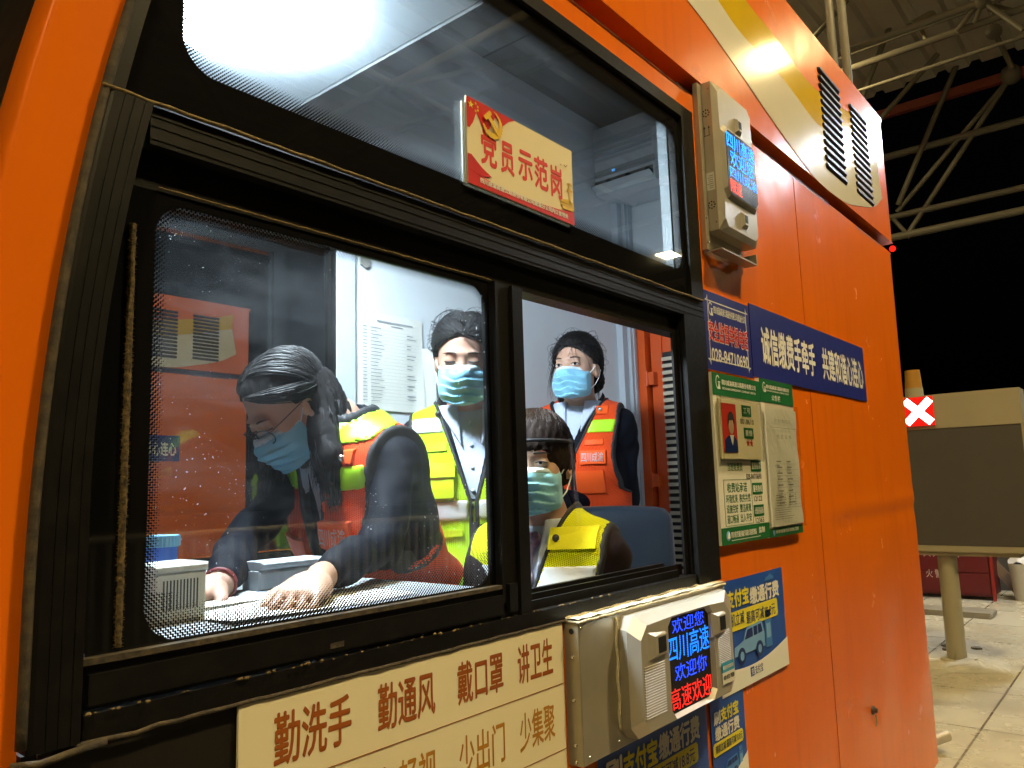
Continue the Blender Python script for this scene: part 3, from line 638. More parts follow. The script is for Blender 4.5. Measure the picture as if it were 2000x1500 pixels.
T(t, '支付宝', 1.950, 2.000, -.490, -.469, y - .0012, 'poster_dark', .01)
t, y = poster('small creased blue payment poster under the corner of the metal display', 1.692, 1.876, -.71, -.500, -.002,
    [('刷', 1.705, 1.738, -.556, -.528, 'letter_white'), ('支付宝', 1.742, 1.838, -.555, -.525, 'letter_yellow'), ('缴通行费', 1.708, 1.838, -.590, -.561, 'letter_white')],
    [('随机立减 最高可减18.8元', 1.706, 1.850, -.617, -.599)], (1.694, 1.856, -.623, -.594), (1.722, -.685, .10), (-.652, -.70, .01))
t, y = poster('shaded blue payment poster below the metal display and beside the cream board', 1.235, 1.672, -.85, -.455, -.002,
    [('刷', 1.256, 1.312, -.562, -.512, 'letter_white'), ('支付宝', 1.318, 1.446, -.562, -.513, 'letter_yellow'), ('缴通行费', 1.454, 1.632, -.561, -.513, 'letter_white')],
    [('随机立减', 1.28, 1.40, -.602, -.574), ('最高可减18.8元', 1.42, 1.604, -.602, -.572)], (1.262, 1.620, -.607, -.566), (1.30, -.74, .22), (-.74, -.78, .012))
# cream hygiene board
t, y = board('hygiene_board', 'large cream board with brown hygiene slogans under the window', 'sign', .509, 1.138, -.90, -.2385, .004, 'cream', y=-.002)
MB().box(.509, 1.138, y - .0002, y + .0002, -.3445, -.3435).box(.509, 1.138, y - .0002, y + .0002, -.453, -.452).build('seam_line', 'letter_brown', t)
for a, b, s in ((.556, .670, '勤洗手'), (.716, .822, '勤通风'), (.870, .974, '戴口罩'), (1.012, 1.106, '讲卫生')): T(t, s, a, b, -.322, -.262, y, 'letter_brown', .022)
MT['letter_tan'] = mat('tan_lettering', (.50, .22, .012), .5, grunge=.3)
for a, b, s in ((.716, .822, '勿轻视'), (.870, .974, '少出门'), (1.012, 1.106, '少集聚')): T(t, s, a, b, -.428, -.369, y, 'letter_tan', .014)
# red and cream placard leaning on the upper pane
t, y = board('honour_placard', 'red and cream placard with large red lettering leaning on the upper window', 'placard', .916, 1.2245, .507, .663, .004, mat('placard_face', (.82, .72, .48), .3, grunge=.03), y=-.004)
R1 = MB(); W_ = 1.2245 - .916; H_ = .156; px = lambda a, b: (.916 + a * W_, .663 - b * H_)
R1.prism([px(*p) for p in [(.002, .004), (.42, .004), (.36, .06), (.30, .16), (.245, .08), (.215, .17), (.185, .27), (.145, .33), (.11, .23), (.08, .14), (.05, .28), (.02, .36), (.002, .36)]][::-1], y - .0003, y)
R1.prism([px(*p) for p in [(.002, .80), (.04, .80), (.10, .86), (.20, .89), (.33, .905), (.5, .90), (.7, .885), (.88, .86), (.998, .80), (.998, .997), (.002, .997)]][::-1], y - .0003, y)
R1.prism([px(*p) for p in [(.002, .665), (.03, .66), (.07, .71), (.12, .77), (.20, .83), (.10, .87), (.002, .82)]][::-1], y - .0006, y - .0002)
R1.build('red_drape', 'red_sign', t)
st = MB()
def star(cx, cz, r): st.prism([(cx + (r if k % 2 == 0 else r * .4) * math.sin(math.pi * k / 5), cz + (r if k % 2 == 0 else r * .4) * math.cos(math.pi * k / 5)) for k in range(10)], y - .0008, y - .0004)
star(*px(.035, .085), .0075)
for a, b in ((.075, .045), (.092, .075), (.092, .115), (.073, .135)): star(*px(a, b), .003)
st.build('star', 'letter_yellow', t)
# hammer and sickle
hs = MB(); cx, cz = px(.205, .185); s = .024
arc = [(cx + s * 1.0 * math.cos(a), cz + s * math.sin(a)) for a in np.linspace(math.radians(75), math.radians(-160), 18)]
for i, (p, q) in enumerate(zip(arc, arc[1:])):
    w0, w1 = s * .50 * math.sin(math.pi * (i + .4) / 19) + .0008, s * .30 * math.sin(math.pi * (i + 1.4) / 19) + .0008
    def nrm(p): return ((p[0] - cx) / s, (p[1] - cz) / s)
    a_, b_ = nrm(p), nrm(q)
    hs.add([(p[0] + a_[0] * w0 / 2, y - .002, p[1] + a_[1] * w0 / 2), (q[0] + b_[0] * w1 / 2, y - .002, q[1] + b_[1] * w1 / 2), (q[0] - b_[0] * w1 / 2, y - .002, q[1] - b_[1] * w1 / 2), (p[0] - a_[0] * w0 / 2, y - .002, p[1] - a_[1] * w0 / 2)], [(0, 1, 2, 3)])
def rot(pts, a): c_, s_ = math.cos(a), math.sin(a); return [(cx + s * (p[0] * c_ - p[1] * s_), cz + s * (p[0] * s_ + p[1] * c_)) for p in pts]
hs.prism(rot([(-.17, -1.0), (.17, -1.0), (.17, .5), (-.17, .5)], math.radians(45)), y - .003, y - .0022); hs.prism(rot([(-.55, .45), (.35, .45), (.45, .6), (.35, .82), (-.55, .82)], math.radians(45)), y - .0036, y - .003)
hs.build('emblem', 'gold', t)
for s_, a, b, z0, z1 in (('党', .115, .245, .30, .70), ('员', .285, .40, .33, .70), ('示', .445, .575, .33, .68), ('范', .60, .73, .31, .70), ('岗', .765, .875, .32, .72)):
    T(t, s_, px(a, 0)[0], px(b, 0)[0], px(0, z1)[1], px(0, z0)[1], y, 'letter_red', .035)
T(t, '四川成渝高速公路股份有限公司成渝分公司内江管理处', px(.10, 0)[0], px(.93, 0)[0], px(0, .945)[1], px(0, .885)[1], y - .0008, 'letter_white', .05, 'small_lettering')
pv = MB()
for a, b, c, d in ((.86, .995, .74, .755), (.85, .998, .765, .785), (.87, .99, .79, .83), (.945, .965, .46, .74), (.925, .985, .55, .575), (.93, .98, .47, .49)): pv.box(px(a, 0)[0], px(b, 0)[0], y - .0012, y - .0008, px(0, d)[1], px(0, c)[1])
pv.prism([px(*p) for p in [(.845, .745), (.87, .715), (.93, .69), (.985, .71), (.998, .74)]], y - .0012, y - .0008)
pv.build('printed_pavilion', 'gold', t)
MB().path([(px(.905, 0)[0], y - .0008, px(0, .245)[1]), (px(.925, 0)[0], y - .0008, px(0, .262)[1]), (px(.94, 0)[0], y - .0008, px(0, .225)[1])], .0006, 4).path([(px(.86, 0)[0], y - .0008, px(0, .26)[1]), (px(.872, 0)[0], y - .0008, px(0, .268)[1]), (px(.882, 0)[0], y - .0008, px(0, .258)[1])], .0005, 4).build('printed_bird', 'letter_brown', t)
MB().box(.916, 1.2245, y + .001, y + .0045, .5062, .6638).build('panel_edge', 'plastic', t)
# folded clear edge of the sign's acrylic back
MB().box(.9095, .9155, -.0035, -.001, .508, .652).build('acrylic_back', mat('milky_acrylic', (.5, .56, .62), .3), t)

# ================================================================== LED displays
BLU, CYA, RED = emission('blue_led', (.02, .07, 1), 4, .0034), emission('cyan_led', (.01, .20, 1), 3.6, .0034), emission('red_led', (1, .025, .015), 2.6, .0034)
def screws(t, pts, r=.0035, ax='y'):
    for x, y, z in pts:
        d = Vector((0, -1, 0)) if ax == 'y' else Vector((-1, 0, 0)); p = Vector((x, y, z))
        MB().tube(p, p + d * .0018, r, r * .7, 9).build('screw', 'screw', t, True, auto=40)
t = thing('payment_display', (1.45, 0, -.485), 'champagne metal payment display with chamfered housing below the open window', 'led display', 'roadside led displays on the booth')
MB().rbox(1.150, 1.745, -.033, -.0005, -.484, -.243, .002).build('base_box', 'steel', t)
# chamfered octagonal housing around the screen
def octo(x0, x1, z0, z1, c): return [(x0 + c, z0), (x1 - c, z0), (x1, z0 + c), (x1, z1 - c), (x1 - c, z1), (x0 + c, z1), (x0, z1 - c), (x0, z0 + c)]
sx0, sx1, sz0, sz1 = 1.367, 1.550, -.442, -.264
outb = octo(1.272, 1.738, -.470, -.250, .02); outm = octo(1.234 + .02, 1.70, -.464, -.246, .024); outf = octo(1.262, 1.640, -.448, -.262, .024); inn = octo(sx0 - .006, sx1 + .006, sz0 - .006, sz1 + .006, .018); innb = octo(sx0, sx1, sz0, sz1, .016)
rings = [(outb, -.033), (outm, -.066), (outf, -.090), (inn, -.092), (innb, -.082)]
m = MB(); vs = []
for P, y in rings: vs += [(p[0], y, p[1]) for p in P]
m.add(vs, [(k * 8 + i, (k + 1) * 8 + i, (k + 1) * 8 + (i + 1) % 8, k * 8 + (i + 1) % 8) for k in range(4) for i in range(8)])
m.build('housing', 'steel_hi', t)
MB().prism(innb, -.083, -.080).build('screen', 'scr', t)
rb, rb2 = MB(), MB()
for k in range(20):
    z = -.335 - k * .0047; rb.tube((1.268, -.0905, z), (1.342, -.0912, z), .0014, n=6)
    z = -.322 - k * .0036; rb2.tube((1.572, -.0912, z), (1.632, -.0906, z), .0012, n=6)
rb.build('speaker_ribs', 'steel_hi', t); rb2.build('speaker_ribs', 'steel_hi', t)
for x0, x1 in ((1.298, 1.346), (1.560, 1.606)):
    w = MB().frustum([(x0 - .012, -.326), (x1 + .002, -.322), (x1 + .002, -.280), (x0 - .012, -.276)], -.088, -.0905, [(x0 + .004, -.318), (x1, -.318), (x1, -.284), (x0 + .004, -.284)], -.098); w.build('sensor_hood', 'steel_hi', t)
    MB().box(x0 + .014, x1 - .006, -.0988, -.0978, -.315, -.287).build('sensor_window', 'hole', t)
yl = -.0838
T(t, '欢迎您', 1.392, 1.528, -.296, -.267, yl, BLU, .0); T(t, '四川高速', 1.371, 1.547, -.348, -.298, yl, CYA, .004); T(t, '欢迎你', 1.394, 1.530, -.386, -.354, yl, BLU, .0); T(t, '高速欢迎', 1.371, 1.548, -.438, -.396, yl, RED, .004)
MB().box(1.578, 1.636, -.0945, -.0935, -.404, -.384).build('sticker_top', mat('sticker_blue', (.04, .35, .6), .4), t)
MB().box(1.578, 1.636, -.0945, -.0935, -.428, -.404).build('sticker', 'white_board', t)
letters(MB(), '智能支付客服热线', 1.582, 1.632, -.398, -.390, -.0951, .03).build('lettering', 'letter_white', t); T(t, '400 832 7820', 1.581, 1.633, -.419, -.410, -.0951, 'letter_black', .01)
MB().box(1.672, 1.712, -.0345, -.0335, -.262, -.249).build('sticker', 'white_board', t); T(t, '欢迎', 1.677, 1.700, -.260, -.252, -.0351, 'letter_black', .02)
screws(t, [(1.156, -.034, -.252), (1.168, -.034, -.470), (1.262, -.034, -.468), (1.736, -.034, -.25), (1.738, -.034, -.47)], .003)
screws(t, [(1.1495, -.017, z) for z in (-.302, -.375, -.450, -.478)], .004, 'x')
MB().tube((1.1495, -.017, -.258), (1.1485, -.017, -.258), .005, n=10).build('cable_hole', 'hole', t)
# messy sealant bead over the box
m = MB()
pts = [(1.147 + .598 * k / 70, -.004 - .026 * rng.random() ** 2, -.2405 + .004 * math.sin(k * .5) * rng.random()) for k in range(71)]
hgt = np.convolve(rng.random(140), np.ones(5) / 5, 'same')
m.grid(lambda k, j: (1.149 + .596 * k / 130, -.032 * (1 - j / 5) - .0012, -.2400 + (.0012 + .0065 * hgt[k]) * math.sin(math.pi * (.25 + .75 * j / 5)) + (.004 + .007 * hgt[k]) * (j == 5) + .0008 * rng.random()), range(131), range(6))
m.path([(p[0], -.0325 - .002 * rng.random(), -.2425 + .0015 * rng.random()) for p in pts], .0028, 6, [.7 + .7 * rng.random() for _ in pts])
m.box(1.148, 1.746, -.032, -.001, -.2435, -.2395)
m.path([(1.267 + .002 * math.sin(k), -.035, -.25 - .2 * k / 20) for k in range(21)], .0035, 6)
m.build('sealant_bead', 'foam', t, True)

t = thing('lane_display', (1.95, 0, .6), 'tall silver lane display box glowing blue and red beside the upper window', 'led display', 'roadside led displays on the booth')
MB().box(1.812, 1.836, -.013, 0, .590, 1.045).box(1.836, 2.05, -.004, -.0005, .600, 1.04).box(1.826, 2.05, -.048, -.0135, .586, .590).box(2.046, 2.05, -.048, -.004, .590, .618).build('bracket', 'steel', t)
x0, x1, z0, z1 = 1.838, 2.075, .642, 1.052
MB().frustum(octo(x0, x1, z0, z1, .002), -.003, -.038, octo(x0 + .012, x1 - .012, z0 + .012, z1 - .012, .02), -.052).build('housing', 'steel_hi', t)
s0, s1, q0, q1 = 1.862, 2.058, .742, .925
MB().frustum(octo(s0 - .012, s1 + .010, q0 - .012, q1 + .012, .02), -.050, -.0515, octo(s0, s1, q0, q1, .018), -.060).build('screen_bezel', 'steel_hi', t)
MB().prism(octo(s0 + .003, s1 - .003, q0 + .003, q1 - .003, .016), -.0612, -.0596).build('screen', 'scr', t)
BL2, RD2 = emission('blue_led_bright', (.005, .24, 1), 5, .0050), emission('red_led_bright', (1, .06, .02), 4, .0044)
T(t, '四川高速', 1.868, 2.048, .872, .916, -.0622, BL2, .02); T(t, '欢迎您', 1.884, 2.036, .826, .870, -.0622, BL2, .02); T(t, '四川成渝', 1.876, 2.054, .790, .822, -.0622, BL2, .0); T(t, '限速', 1.876, 1.945, .750, .786, -.0622, RD2, .01)
for z in (.957, .690):
    MB().frustum([(1.950, z - .018), (1.985, z - .018), (1.985, z + .024), (1.950, z + .024)], -.0505, -.052, [(1.957, z - .010), (1.979, z - .010), (1.979, z + .020), (1.957, z + .020)], -.060).build('sensor_hood', 'steel_hi', t)
    MB().box(1.960, 1.977, -.0608, -.0598, z - .004, z + .017).build('sensor_window', 'hole', t)
for z in (.965, .712):
    m = MB()
    for k in range(8): a = k * math.pi / 4; m.tube((1.8385, -.022 + .009 * math.cos(a), z + .009 * math.sin(a)), (1.8372, -.022 + .009 * math.cos(a), z + .009 * math.sin(a)), .0022, n=7)
    m.tube((1.8385, -.022, z), (1.8372, -.022, z), .0022, n=7); m.build('speaker_holes', 'hole', t)
m = MB()
for dy in (-.028, -.016): m.tube((1.8372, dy, .903), (1.8372, dy, .925), .0008, n=5); m.add([(1.8368, dy - .003, .922), (1.8368, dy + .003, .922), (1.8368, dy, .929)], [(0, 1, 2)])
m.tube((1.8372, -.030, .902), (1.8372, -.014, .902), .0008, n=5); m.build('arrow_mark', 'letter_black', t)
MB().box(1.8368, 1.8374, -.034, -.010, .752, .80).build('sticker', 'paper', t)
m = MB()
for k in range(7): m.box(1.8362, 1.8367, -.031, -.014 - .006 * rng.random(), .757 + k * .0055, .7585 + k * .0055)
m.build('sticker_print', 'letter_grey', t)
screws(t, [(1.8375, -.012, 1.03), (1.8375, -.032, 1.03), (1.8375, -.012, .664), (1.8375, -.032, .664)], .002, 'x')
screws(t, [(1.820, -.013, .675), (1.820, -.013, .61)], .004)
# ================================================================== things inside the booth
t = thing('ceiling_lamp', (.785, .455, .92), 'round glowing white ceiling lamp behind the upper window', 'ceiling lamp')
LAMP_E = emission('lamp_glow', (.76, .90, 1), ROOM_LAMP)
MB().ball((.785, .455, .948), .168, 40, 14, (1, 1, .34)).build('lamp_shade', LAMP_E, t, True)
MB().tube((.785, .455, .967), (.785, .455, .9695), .12, n=48, caps=False).build('lamp_base', 'int_trim', t, True, auto=40)
t = thing('air_conditioner', (2.83, .78, 1.22), 'white wall air conditioner with louvres and a small display near the ceiling', 'air conditioner')
y0, y1 = .62, .915
m = MB().box(2.74, 2.965, y0, y1, 1.24, 1.54); m.build('casing', 'int_white', t)
m = MB()
for k in range(5): m.box(2.735, 2.74, y0 + .012, y1, 1.385 + k * .022, 1.396 + k * .022)
m.build('intake_louvre', 'int_trim', t)
MB().box(2.7365, 2.74, y0, y1, 1.315, 1.345).build('control_strip', mat('grey_control_strip', (.34, .36, .38), .3), t)
MB().box(2.735, 2.7365, y0 + .19, y0 + .205, 1.325, 1.335).build('display_light', emission('ac_light', (.1, .4, 1), 1.2), t)
MB().box(2.7365, 2.74, y0 + .01, y1, 1.262, 1.30).build('air_outlet', 'hole', t)
MB().add([(2.738, y0 + .01, 1.262), (2.738, y1, 1.262), (2.705, y1, 1.272), (2.705, y0 + .01, 1.272)], [(0, 1, 2, 3)]).add([(2.738, y0 + .01, 1.258), (2.738, y1, 1.258), (2.705, y1, 1.268), (2.705, y0 + .01, 1.268)], [(3, 2, 1, 0)]).build('outlet_flap', 'int_white', t)
# sheets on the back wall
t = thing('posted_document', (1.56, .915, .24), 'large white table document posted on the back wall beside the yellow vested woman', 'document', 'papers on the back wall')
m = MB(); us, vs = np.linspace(1.432, 1.688, 16), np.linspace(.235, .530, 16)
m.grid(lambda u, v: (u, .9135 - .010 * max(0, (u - 1.63) / .058) ** 2 * max(0, (.42 - v) / .18) - .001 * math.sin(20 * v), v), us, vs, True); m.build('sheet', 'paper', t)
m = MB(); m.box(1.50, 1.645, .9118, .9121, .503, .508); m.box(1.555, 1.605, .9118, .9121, .493, .496)
for k in range(22):
    z = .482 - k * .0105; m.box(1.445, 1.462, .9118, .9121, z, z + .0025); m.box(1.475, 1.5 + .03 * rng.random(), .9118, .9121, z, z + .0022)
    if k % 3: m.box(1.62, 1.635 + .03 * rng.random(), .9118, .9121, z, z + .003)
    m.box(1.44, 1.67, .9119, .9121, z - .004, z - .0036)
m.build('print', mat('faint_print', (.36, .38, .40), .8), t)
t = thing('posted_document', (1.73, .915, .2), 'narrow white sheet curling behind the larger posted document', 'document', 'papers on the back wall')
MB().grid(lambda u, v: (u - .03 * (v - .2), .912 - .012 * (u - 1.69) / .04, v), np.linspace(1.690, 1.735, 6), np.linspace(.20, .44, 10), True).build('sheet', 'paper', t)
MB().box(1.44, 1.475, .9118, .9195, .668, .690).tube((1.458, .9118, .672), (1.458, .911, .672), .012, n=14).build('wall_sticker', 'letter_grey', tagged=('small faint round stamp sticker high on the back wall panel', 'sticker'))
# counter and the things on it
ZC = -.172
t = thing('service_counter', (.66, .24, FL), 'pale counter inside the window with papers lying on it', 'counter')
MB().box(.31, 1.02, .052, .46, ZC - .03, ZC).build('countertop', mat('grey_counter', (.36, .38, .40), .5), t)
MB().box(.33, .36, .07, .44, FL, ZC - .03).box(.97, 1.0, .07, .44, FL, ZC - .03).build('counter_side', 'int_white', t)
t = thing('card_reader', (.53, .25, ZC), 'small beige grey device with vertical ventilation slots on the counter', 'device')
def P2(u, v, z): p = PZ(u, v, z); return p
bx = (.508, .583, .205, .285); MT['beige'] = mat('beige_plastic', (.50, .53, .48), .45, grunge=.08)
MB().rbox(bx[0], bx[1], bx[2], bx[3], ZC, ZC + .068, .003).build('case', 'beige', t)
MB().rbox(bx[0] - .002, bx[1] + .002, bx[2] - .003, bx[3], ZC + .068, ZC + .079, .003).build('lid', 'beige', t)
m = MB()
for k in range(11): x = bx[0] + .012 + k * .0048; m.box(x, x + .002, bx[2] - .0006, bx[2] + .002, ZC + .018, ZC + .058)
m.build('vent_slots', 'hole', t)
t = thing('water_cup', (.51, .40, ZC), 'blue plastic cup with a pale blue ribbed lid behind the slotted device', 'cup')
MB().tube((.612, .40, ZC), (.612, .40, ZC + .092), .022, .025, 24).build('cup_body', mat('blue_plastic', (.02, .12, .55), .35), t, True, auto=40)
m = MB().tube((.612, .40, ZC + .092), (.612, .40, ZC + .110), .0265, .026, 24)
for k in range(28): a = k * math.pi / 14; m.box(.612 + .0262 * math.cos(a) - .0012, .612 + .0262 * math.cos(a) + .0012, .40 + .0262 * math.sin(a) - .0012, .40 + .0262 * math.sin(a) + .0012, ZC + .093, ZC + .109)
m.build('cup_lid', mat('pale_blue_plastic', (.16, .45, .70), .4), t, False)
t = thing('document_scanner', (.92, .36, ZC), 'pale grey flat scanner on the counter behind the leaning woman’s sleeve', 'scanner')
MB().rbox(.79, .93, .40, .455, ZC, ZC + .034, .004).build('case', mat('pale_grey_plastic', (.48, .53, .56), .4), t)
MB().rbox(.793, .927, .398, .455, ZC + .036, ZC + .050, .004).build('lid', 'int_trim', t)
m = MB(); m.grid(lambda u, v: (u, v, ZC + .004 + .003 * math.sin(14 * u) * math.sin(20 * v)), np.linspace(.57, .90, 14), np.linspace(.11, .26, 10)); m.build('paper_sheet', 'paper', None, True, ('bright white sheet on the counter under the leaning woman’s hand', 'paper'))
MB().box(.56, .80, .27, .34, ZC + .0005, ZC + .006).build('paper_stack', 'paper', None, False, tagged=('thin pile of white forms on the counter beside the slotted device', 'paper pile'))
# dark blue chair behind the seated woman
t = thing('office_chair', (1.75, .34, FL), 'wide dark blue leather office chair behind the seated woman', 'chair')
MT['leather'] = mat('blue_black_leather', (.008, .015, .025), .36, grunge=.2, gscale=18, bump=.35, bscale=160, coat=.15)
cr0 = np.array([1.80, .42, 0]); cdir = np.array([.62, -.36, 0]) / np.linalg.norm([.62, -.36]); cn = np.array([-cdir[1], cdir[0], 0])
if cn[1] < 0: cn = -cn
m = MB(); W2, D2 = .31, .055; zs0, zs1 = -.78, -.062
def chb(i, j):
    u = -1 + 2 * i / 24; a = 2 * math.pi * j / 24; c, s = math.cos(a), math.sin(a)
    e = lambda q, k: math.copysign(abs(q) ** k, q)
    edge = max(0, 1 - abs(u) ** 8) ** .35
    z = (zs0 + zs1) / 2 + (zs1 - zs0) / 2 * e(s, .35) * (.93 + .07 * edge); dd = D2 * e(c, .6) * (.35 + .65 * edge) + .02 * u * u
    p = cr0 + cdir * (u * W2) - cn * 0 + cn * dd; return (p[0], p[1], z - .01 * u * u)
m.grid(chb, range(25), range(25)); m.build('backrest', 'leather', t, True)
sc_ = cr0 - cn * .26; m = MB(); m.ball((sc_[0], sc_[1], -.74), .25, 24, 12, (1, .95, .22)); m.build('seat', 'leather', t, True)
MB().tube((sc_[0], sc_[1], -.80), (sc_[0], sc_[1], FL + .06), .03).build('gas_column', 'black_alu', t, True, auto=40)
m = MB()
for k in range(5): a = k * 1.2566; m.tube((sc_[0], sc_[1], FL + .08), (sc_[0] + .27 * math.cos(a), sc_[1] + .27 * math.sin(a) * .6, FL + .05), .02, .014); m.ball((sc_[0] + .27 * math.cos(a), sc_[1] + .27 * math.sin(a) * .6, FL + .028), .028, 10, 6)
m.build('star_base', 'black_alu', t, True)

# ================================================================== the site behind the booth
t = thing('lane_sign', (6.25, .39, -1.3), 'grey message board on a post with a red and white cross light', 'lane sign')
SX = 6.2; MT['sign_cream'] = mat('sign_cream_metal', (.29, .265, .18), .5, grunge=.12, gscale=3)
MT['sign_grey'] = mat('sign_dark_panel', (.055, .053, .048), .6, grunge=.15, gscale=4)
sy0, sy1 = -.165, 1.25
MB().box(SX, SX + .22, sy0, sy1, .320, .565).box(SX, SX + .22, sy0, sy1, -.545, -.505).box(SX, SX + .22, sy0, sy0 + .012, -.505, .32).box(SX + .02, SX + .2, sy0 + .1, sy1, -.575, -.545).box(SX + .01, SX + .2, sy0 + .0125, sy1 - .01, -.504, .319).build('cabinet', 'sign_cream', t)
MB().box(SX + .004, SX + .0095, sy0 + .013, sy1 - .012, -.503, .318).build('message_panel', 'sign_grey', t)
MB().box(SX - .012, SX - .001, .362, .585, .345, .555).build('cross_panel', mat('red_light_panel', (.25, .004, .004), .4, emit=(1, .01, .005), estr=.75, grunge=.02), t)
m = MB(); c_y, c_z, L, w = .462, .450, .118, .026
for s in (1, -1):
    a, b = math.cos(math.pi / 4), math.sin(math.pi / 4) * s
    pts = [(c_y + a * L * p + -b * w * q, c_z + b * L * p + a * w * q) for p, q in ((-1, -1), (1, -1), (1, 1), (-1, 1))]
    m.add([(SX - .014 - .001 * s, p[0], p[1]) for p in pts], [(0, 1, 2, 3)])
m.build('cross_light', emission('white_cross', (1, .88, .84), 5), t)
MB().tube((SX + .1, .392, -1.3), (SX + .1, .392, -.55), .062, .062, 24).build('post', 'sign_cream', t, True, auto=40)
MB().tube((SX + .1, .392, -1.3), (SX + .1, .392, -1.285), .11, .10, 16).add([(SX + .03, .40, -1.285), (SX - .02, .385, -1.285), (SX + .035, .385, -1.22)], [(0, 1, 2)]).build('base_plate', 'sign_cream', t, True, auto=40)
t = thing('warning_beacon', (SX + .1, .50, .565), 'amber cylindrical warning beacon on top of the message board', 'beacon')
MB().tube((SX + .1, .50, .565), (SX + .1, .50, .63), .062, .06, 18).build('base', 'sign_cream', t, True, auto=40)
MB().tube((SX + .1, .50, .63), (SX + .1, .50, .765), .058, .05, 18).build('lens', mat('amber_lens', (.35, .18, .03), .3), t, True, auto=40)
t = thing('mortar_patch', (SX, .25, -1.3), 'cracked pale mortar heap around the sign post foot', 'mortar')
m = MB(); m.grid(lambda a, r: (SX + .02 + r * .30 * math.cos(a) * (1 + .2 * math.sin(3 * a)), .26 + r * .24 * math.sin(a) * (1 + .25 * math.sin(2 * a + 1)), -1.298 + .03 * (1 - r) ** 1.2 + .006 * rng.random() * (r < .98)), np.linspace(0, 2 * math.pi, 40), np.linspace(.05, 1, 10), True); m.build('mortar', mat('grey_mortar', (.38, .36, .30), .9, grunge=.4, gscale=14, bump=1, bscale=60), t)
t = thing('fire_chest', (9.5, .9, -1.3), 'dark red steel fire equipment chest with white lettering', 'chest')
MT['fire_red'] = mat('fire_red', (.10, .004, .006), .45, grunge=.2, gscale=4)
MB().box(9.32, 9.8, .60, 1.62, -1.26, -.74).build('body', 'fire_red', t); MB().box(9.305, 9.32, .615, 1.605, -1.235, -1.03).box(9.305, 9.32, .615, 1.605, -1.02, -.76).build('door', 'fire_red', t)
MB().box(9.29, 9.33, .575, .60, -1.3, -.72).box(9.29, 9.33, 1.60, 1.62, -1.3, -1.26).build('leg', mat('bright_red', (.25, .012, .01), .4), t)
fr_ = lambda y, z: (np.array([9.302, y, z]), np.array([0, -1., 0]), np.array([0, 0, 1.]))
letters(letters(MB(), '灭火器箱', 0, .34, 0, .10, 0, .0, 1.3, fr_(1.21, -.875)), '火警119', 0, .30, 0, .085, 0, 0, 1.4, fr_(1.20, -1.09)).build('lettering', mat('pale_pink_lettering', (.5, .35, .33), .6), t)
t = thing('waste_bin', (9.5, .32, -1.3), 'white lined waste bin with a bag standing by the red chest', 'bin')
MB().tube((9.5, .32, -1.3), (9.5, .32, -.93), .12, .15, 22).build('tub', mat('pale_bin', (.42, .41, .38), .6, bump=.8, bscale=40), t, True, auto=40)
m = MB(); m.grid(lambda a, r: (9.5 + (.15 - .12 * r) * math.cos(a), .32 + (.15 - .12 * r) * math.sin(a), -.93 + .14 * r + .03 * math.sin(5 * a) * (1 - r)), np.linspace(0, 2 * math.pi, 26), np.linspace(0, 1, 8)); m.build('bag', mat('white_bag', (.5, .5, .5), .5), t, True)
t = thing('pipe_stub', (4.22, .08, -1.3), 'short metal pipe stub sticking out behind the booth corner', 'pipe')
MB().path([(4.1, .16, -1.255), (4.2, .09, -1.235), (4.24, .06, -1.225)], .026, 12).build('pipe', 'steel_hi', t, True, auto=40)
MB().box(10.2, 10.6, -.9, 3.2, -1.5, -.18).build('service_wall', mat('dark_rear_wall', (.05, .045, .04), .8), tagged=('dark wall standing behind the red chest', 'wall'))
pa, pb = PX(1925, 1085, 9.75), PX(2010, 1175, 9.75)
MB().tube(pa, pb, .07, n=4).build('timber_brace', mat('weathered_timber', (.16, .10, .06), .8), tagged=('slanting weathered timber brace between the red chest and the bin', 'timber'))
MB().tube((9.62, .10, -1.3), (9.62, .10, -.3), .035).build('bollard_post', 'sign_cream', tagged=('slim pale post beside the white bin', 'post'))

# ------------------------------------------------------------------ canopy over the lanes: roof sheets and tube trusses
can = thing('toll_canopy', (6, 0, 5), 'steel toll canopy of pale tube trusses under a ribbed roof', 'canopy')
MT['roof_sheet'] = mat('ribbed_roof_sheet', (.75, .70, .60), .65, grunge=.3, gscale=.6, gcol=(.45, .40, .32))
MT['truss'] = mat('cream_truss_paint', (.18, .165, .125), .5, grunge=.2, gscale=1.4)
KC = 1.58
def KP(u, v, x): return PX(u, v, x * KC)
m = MB(); zr = 4.62 * KC
ys = []
y = -14.
while y < 16:
    for dy, dz in ((0, 0), (.27, 0), (.31, .08), (.43, .08), (.48, 0)): ys.append((y + dy, zr + dz))
    y += .54
m.grid(lambda x, i: (x, ys[i][0], ys[i][1]), [-12, -6, 2, 8, 15.55], range(len(ys)))
m.build('roof_sheet', 'roof_sheet', can)
MB().box(-12, 15.6, -14, 16, zr + .12, zr + .17).build('roof_deck', 'dark', can)
MB().box(9.78 * KC, 9.86 * KC, -14, 16, 4.30 * KC, 4.40 * KC).build('edge_beam', mat('red_edge_beam', (.30, .07, .05), .5), can)
MT['truss_lane'] = mat('brightened_truss_paint', (.5, .46, .36), .5)  # lighter copy of the truss paint, brightened to strengthen the window reflection
def tubep(p, q, r, m_='truss'): MB().tube(p, q, r * KC * .8, n=12).build('truss_tube', m_, can, True, auto=50)
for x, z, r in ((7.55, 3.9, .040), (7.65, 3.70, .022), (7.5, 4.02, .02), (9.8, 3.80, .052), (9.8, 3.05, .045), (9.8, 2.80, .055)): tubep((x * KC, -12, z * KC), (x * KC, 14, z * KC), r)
tubep(KP(1600, 120, 6.6), KP(1905, 8, 6.6), .035)
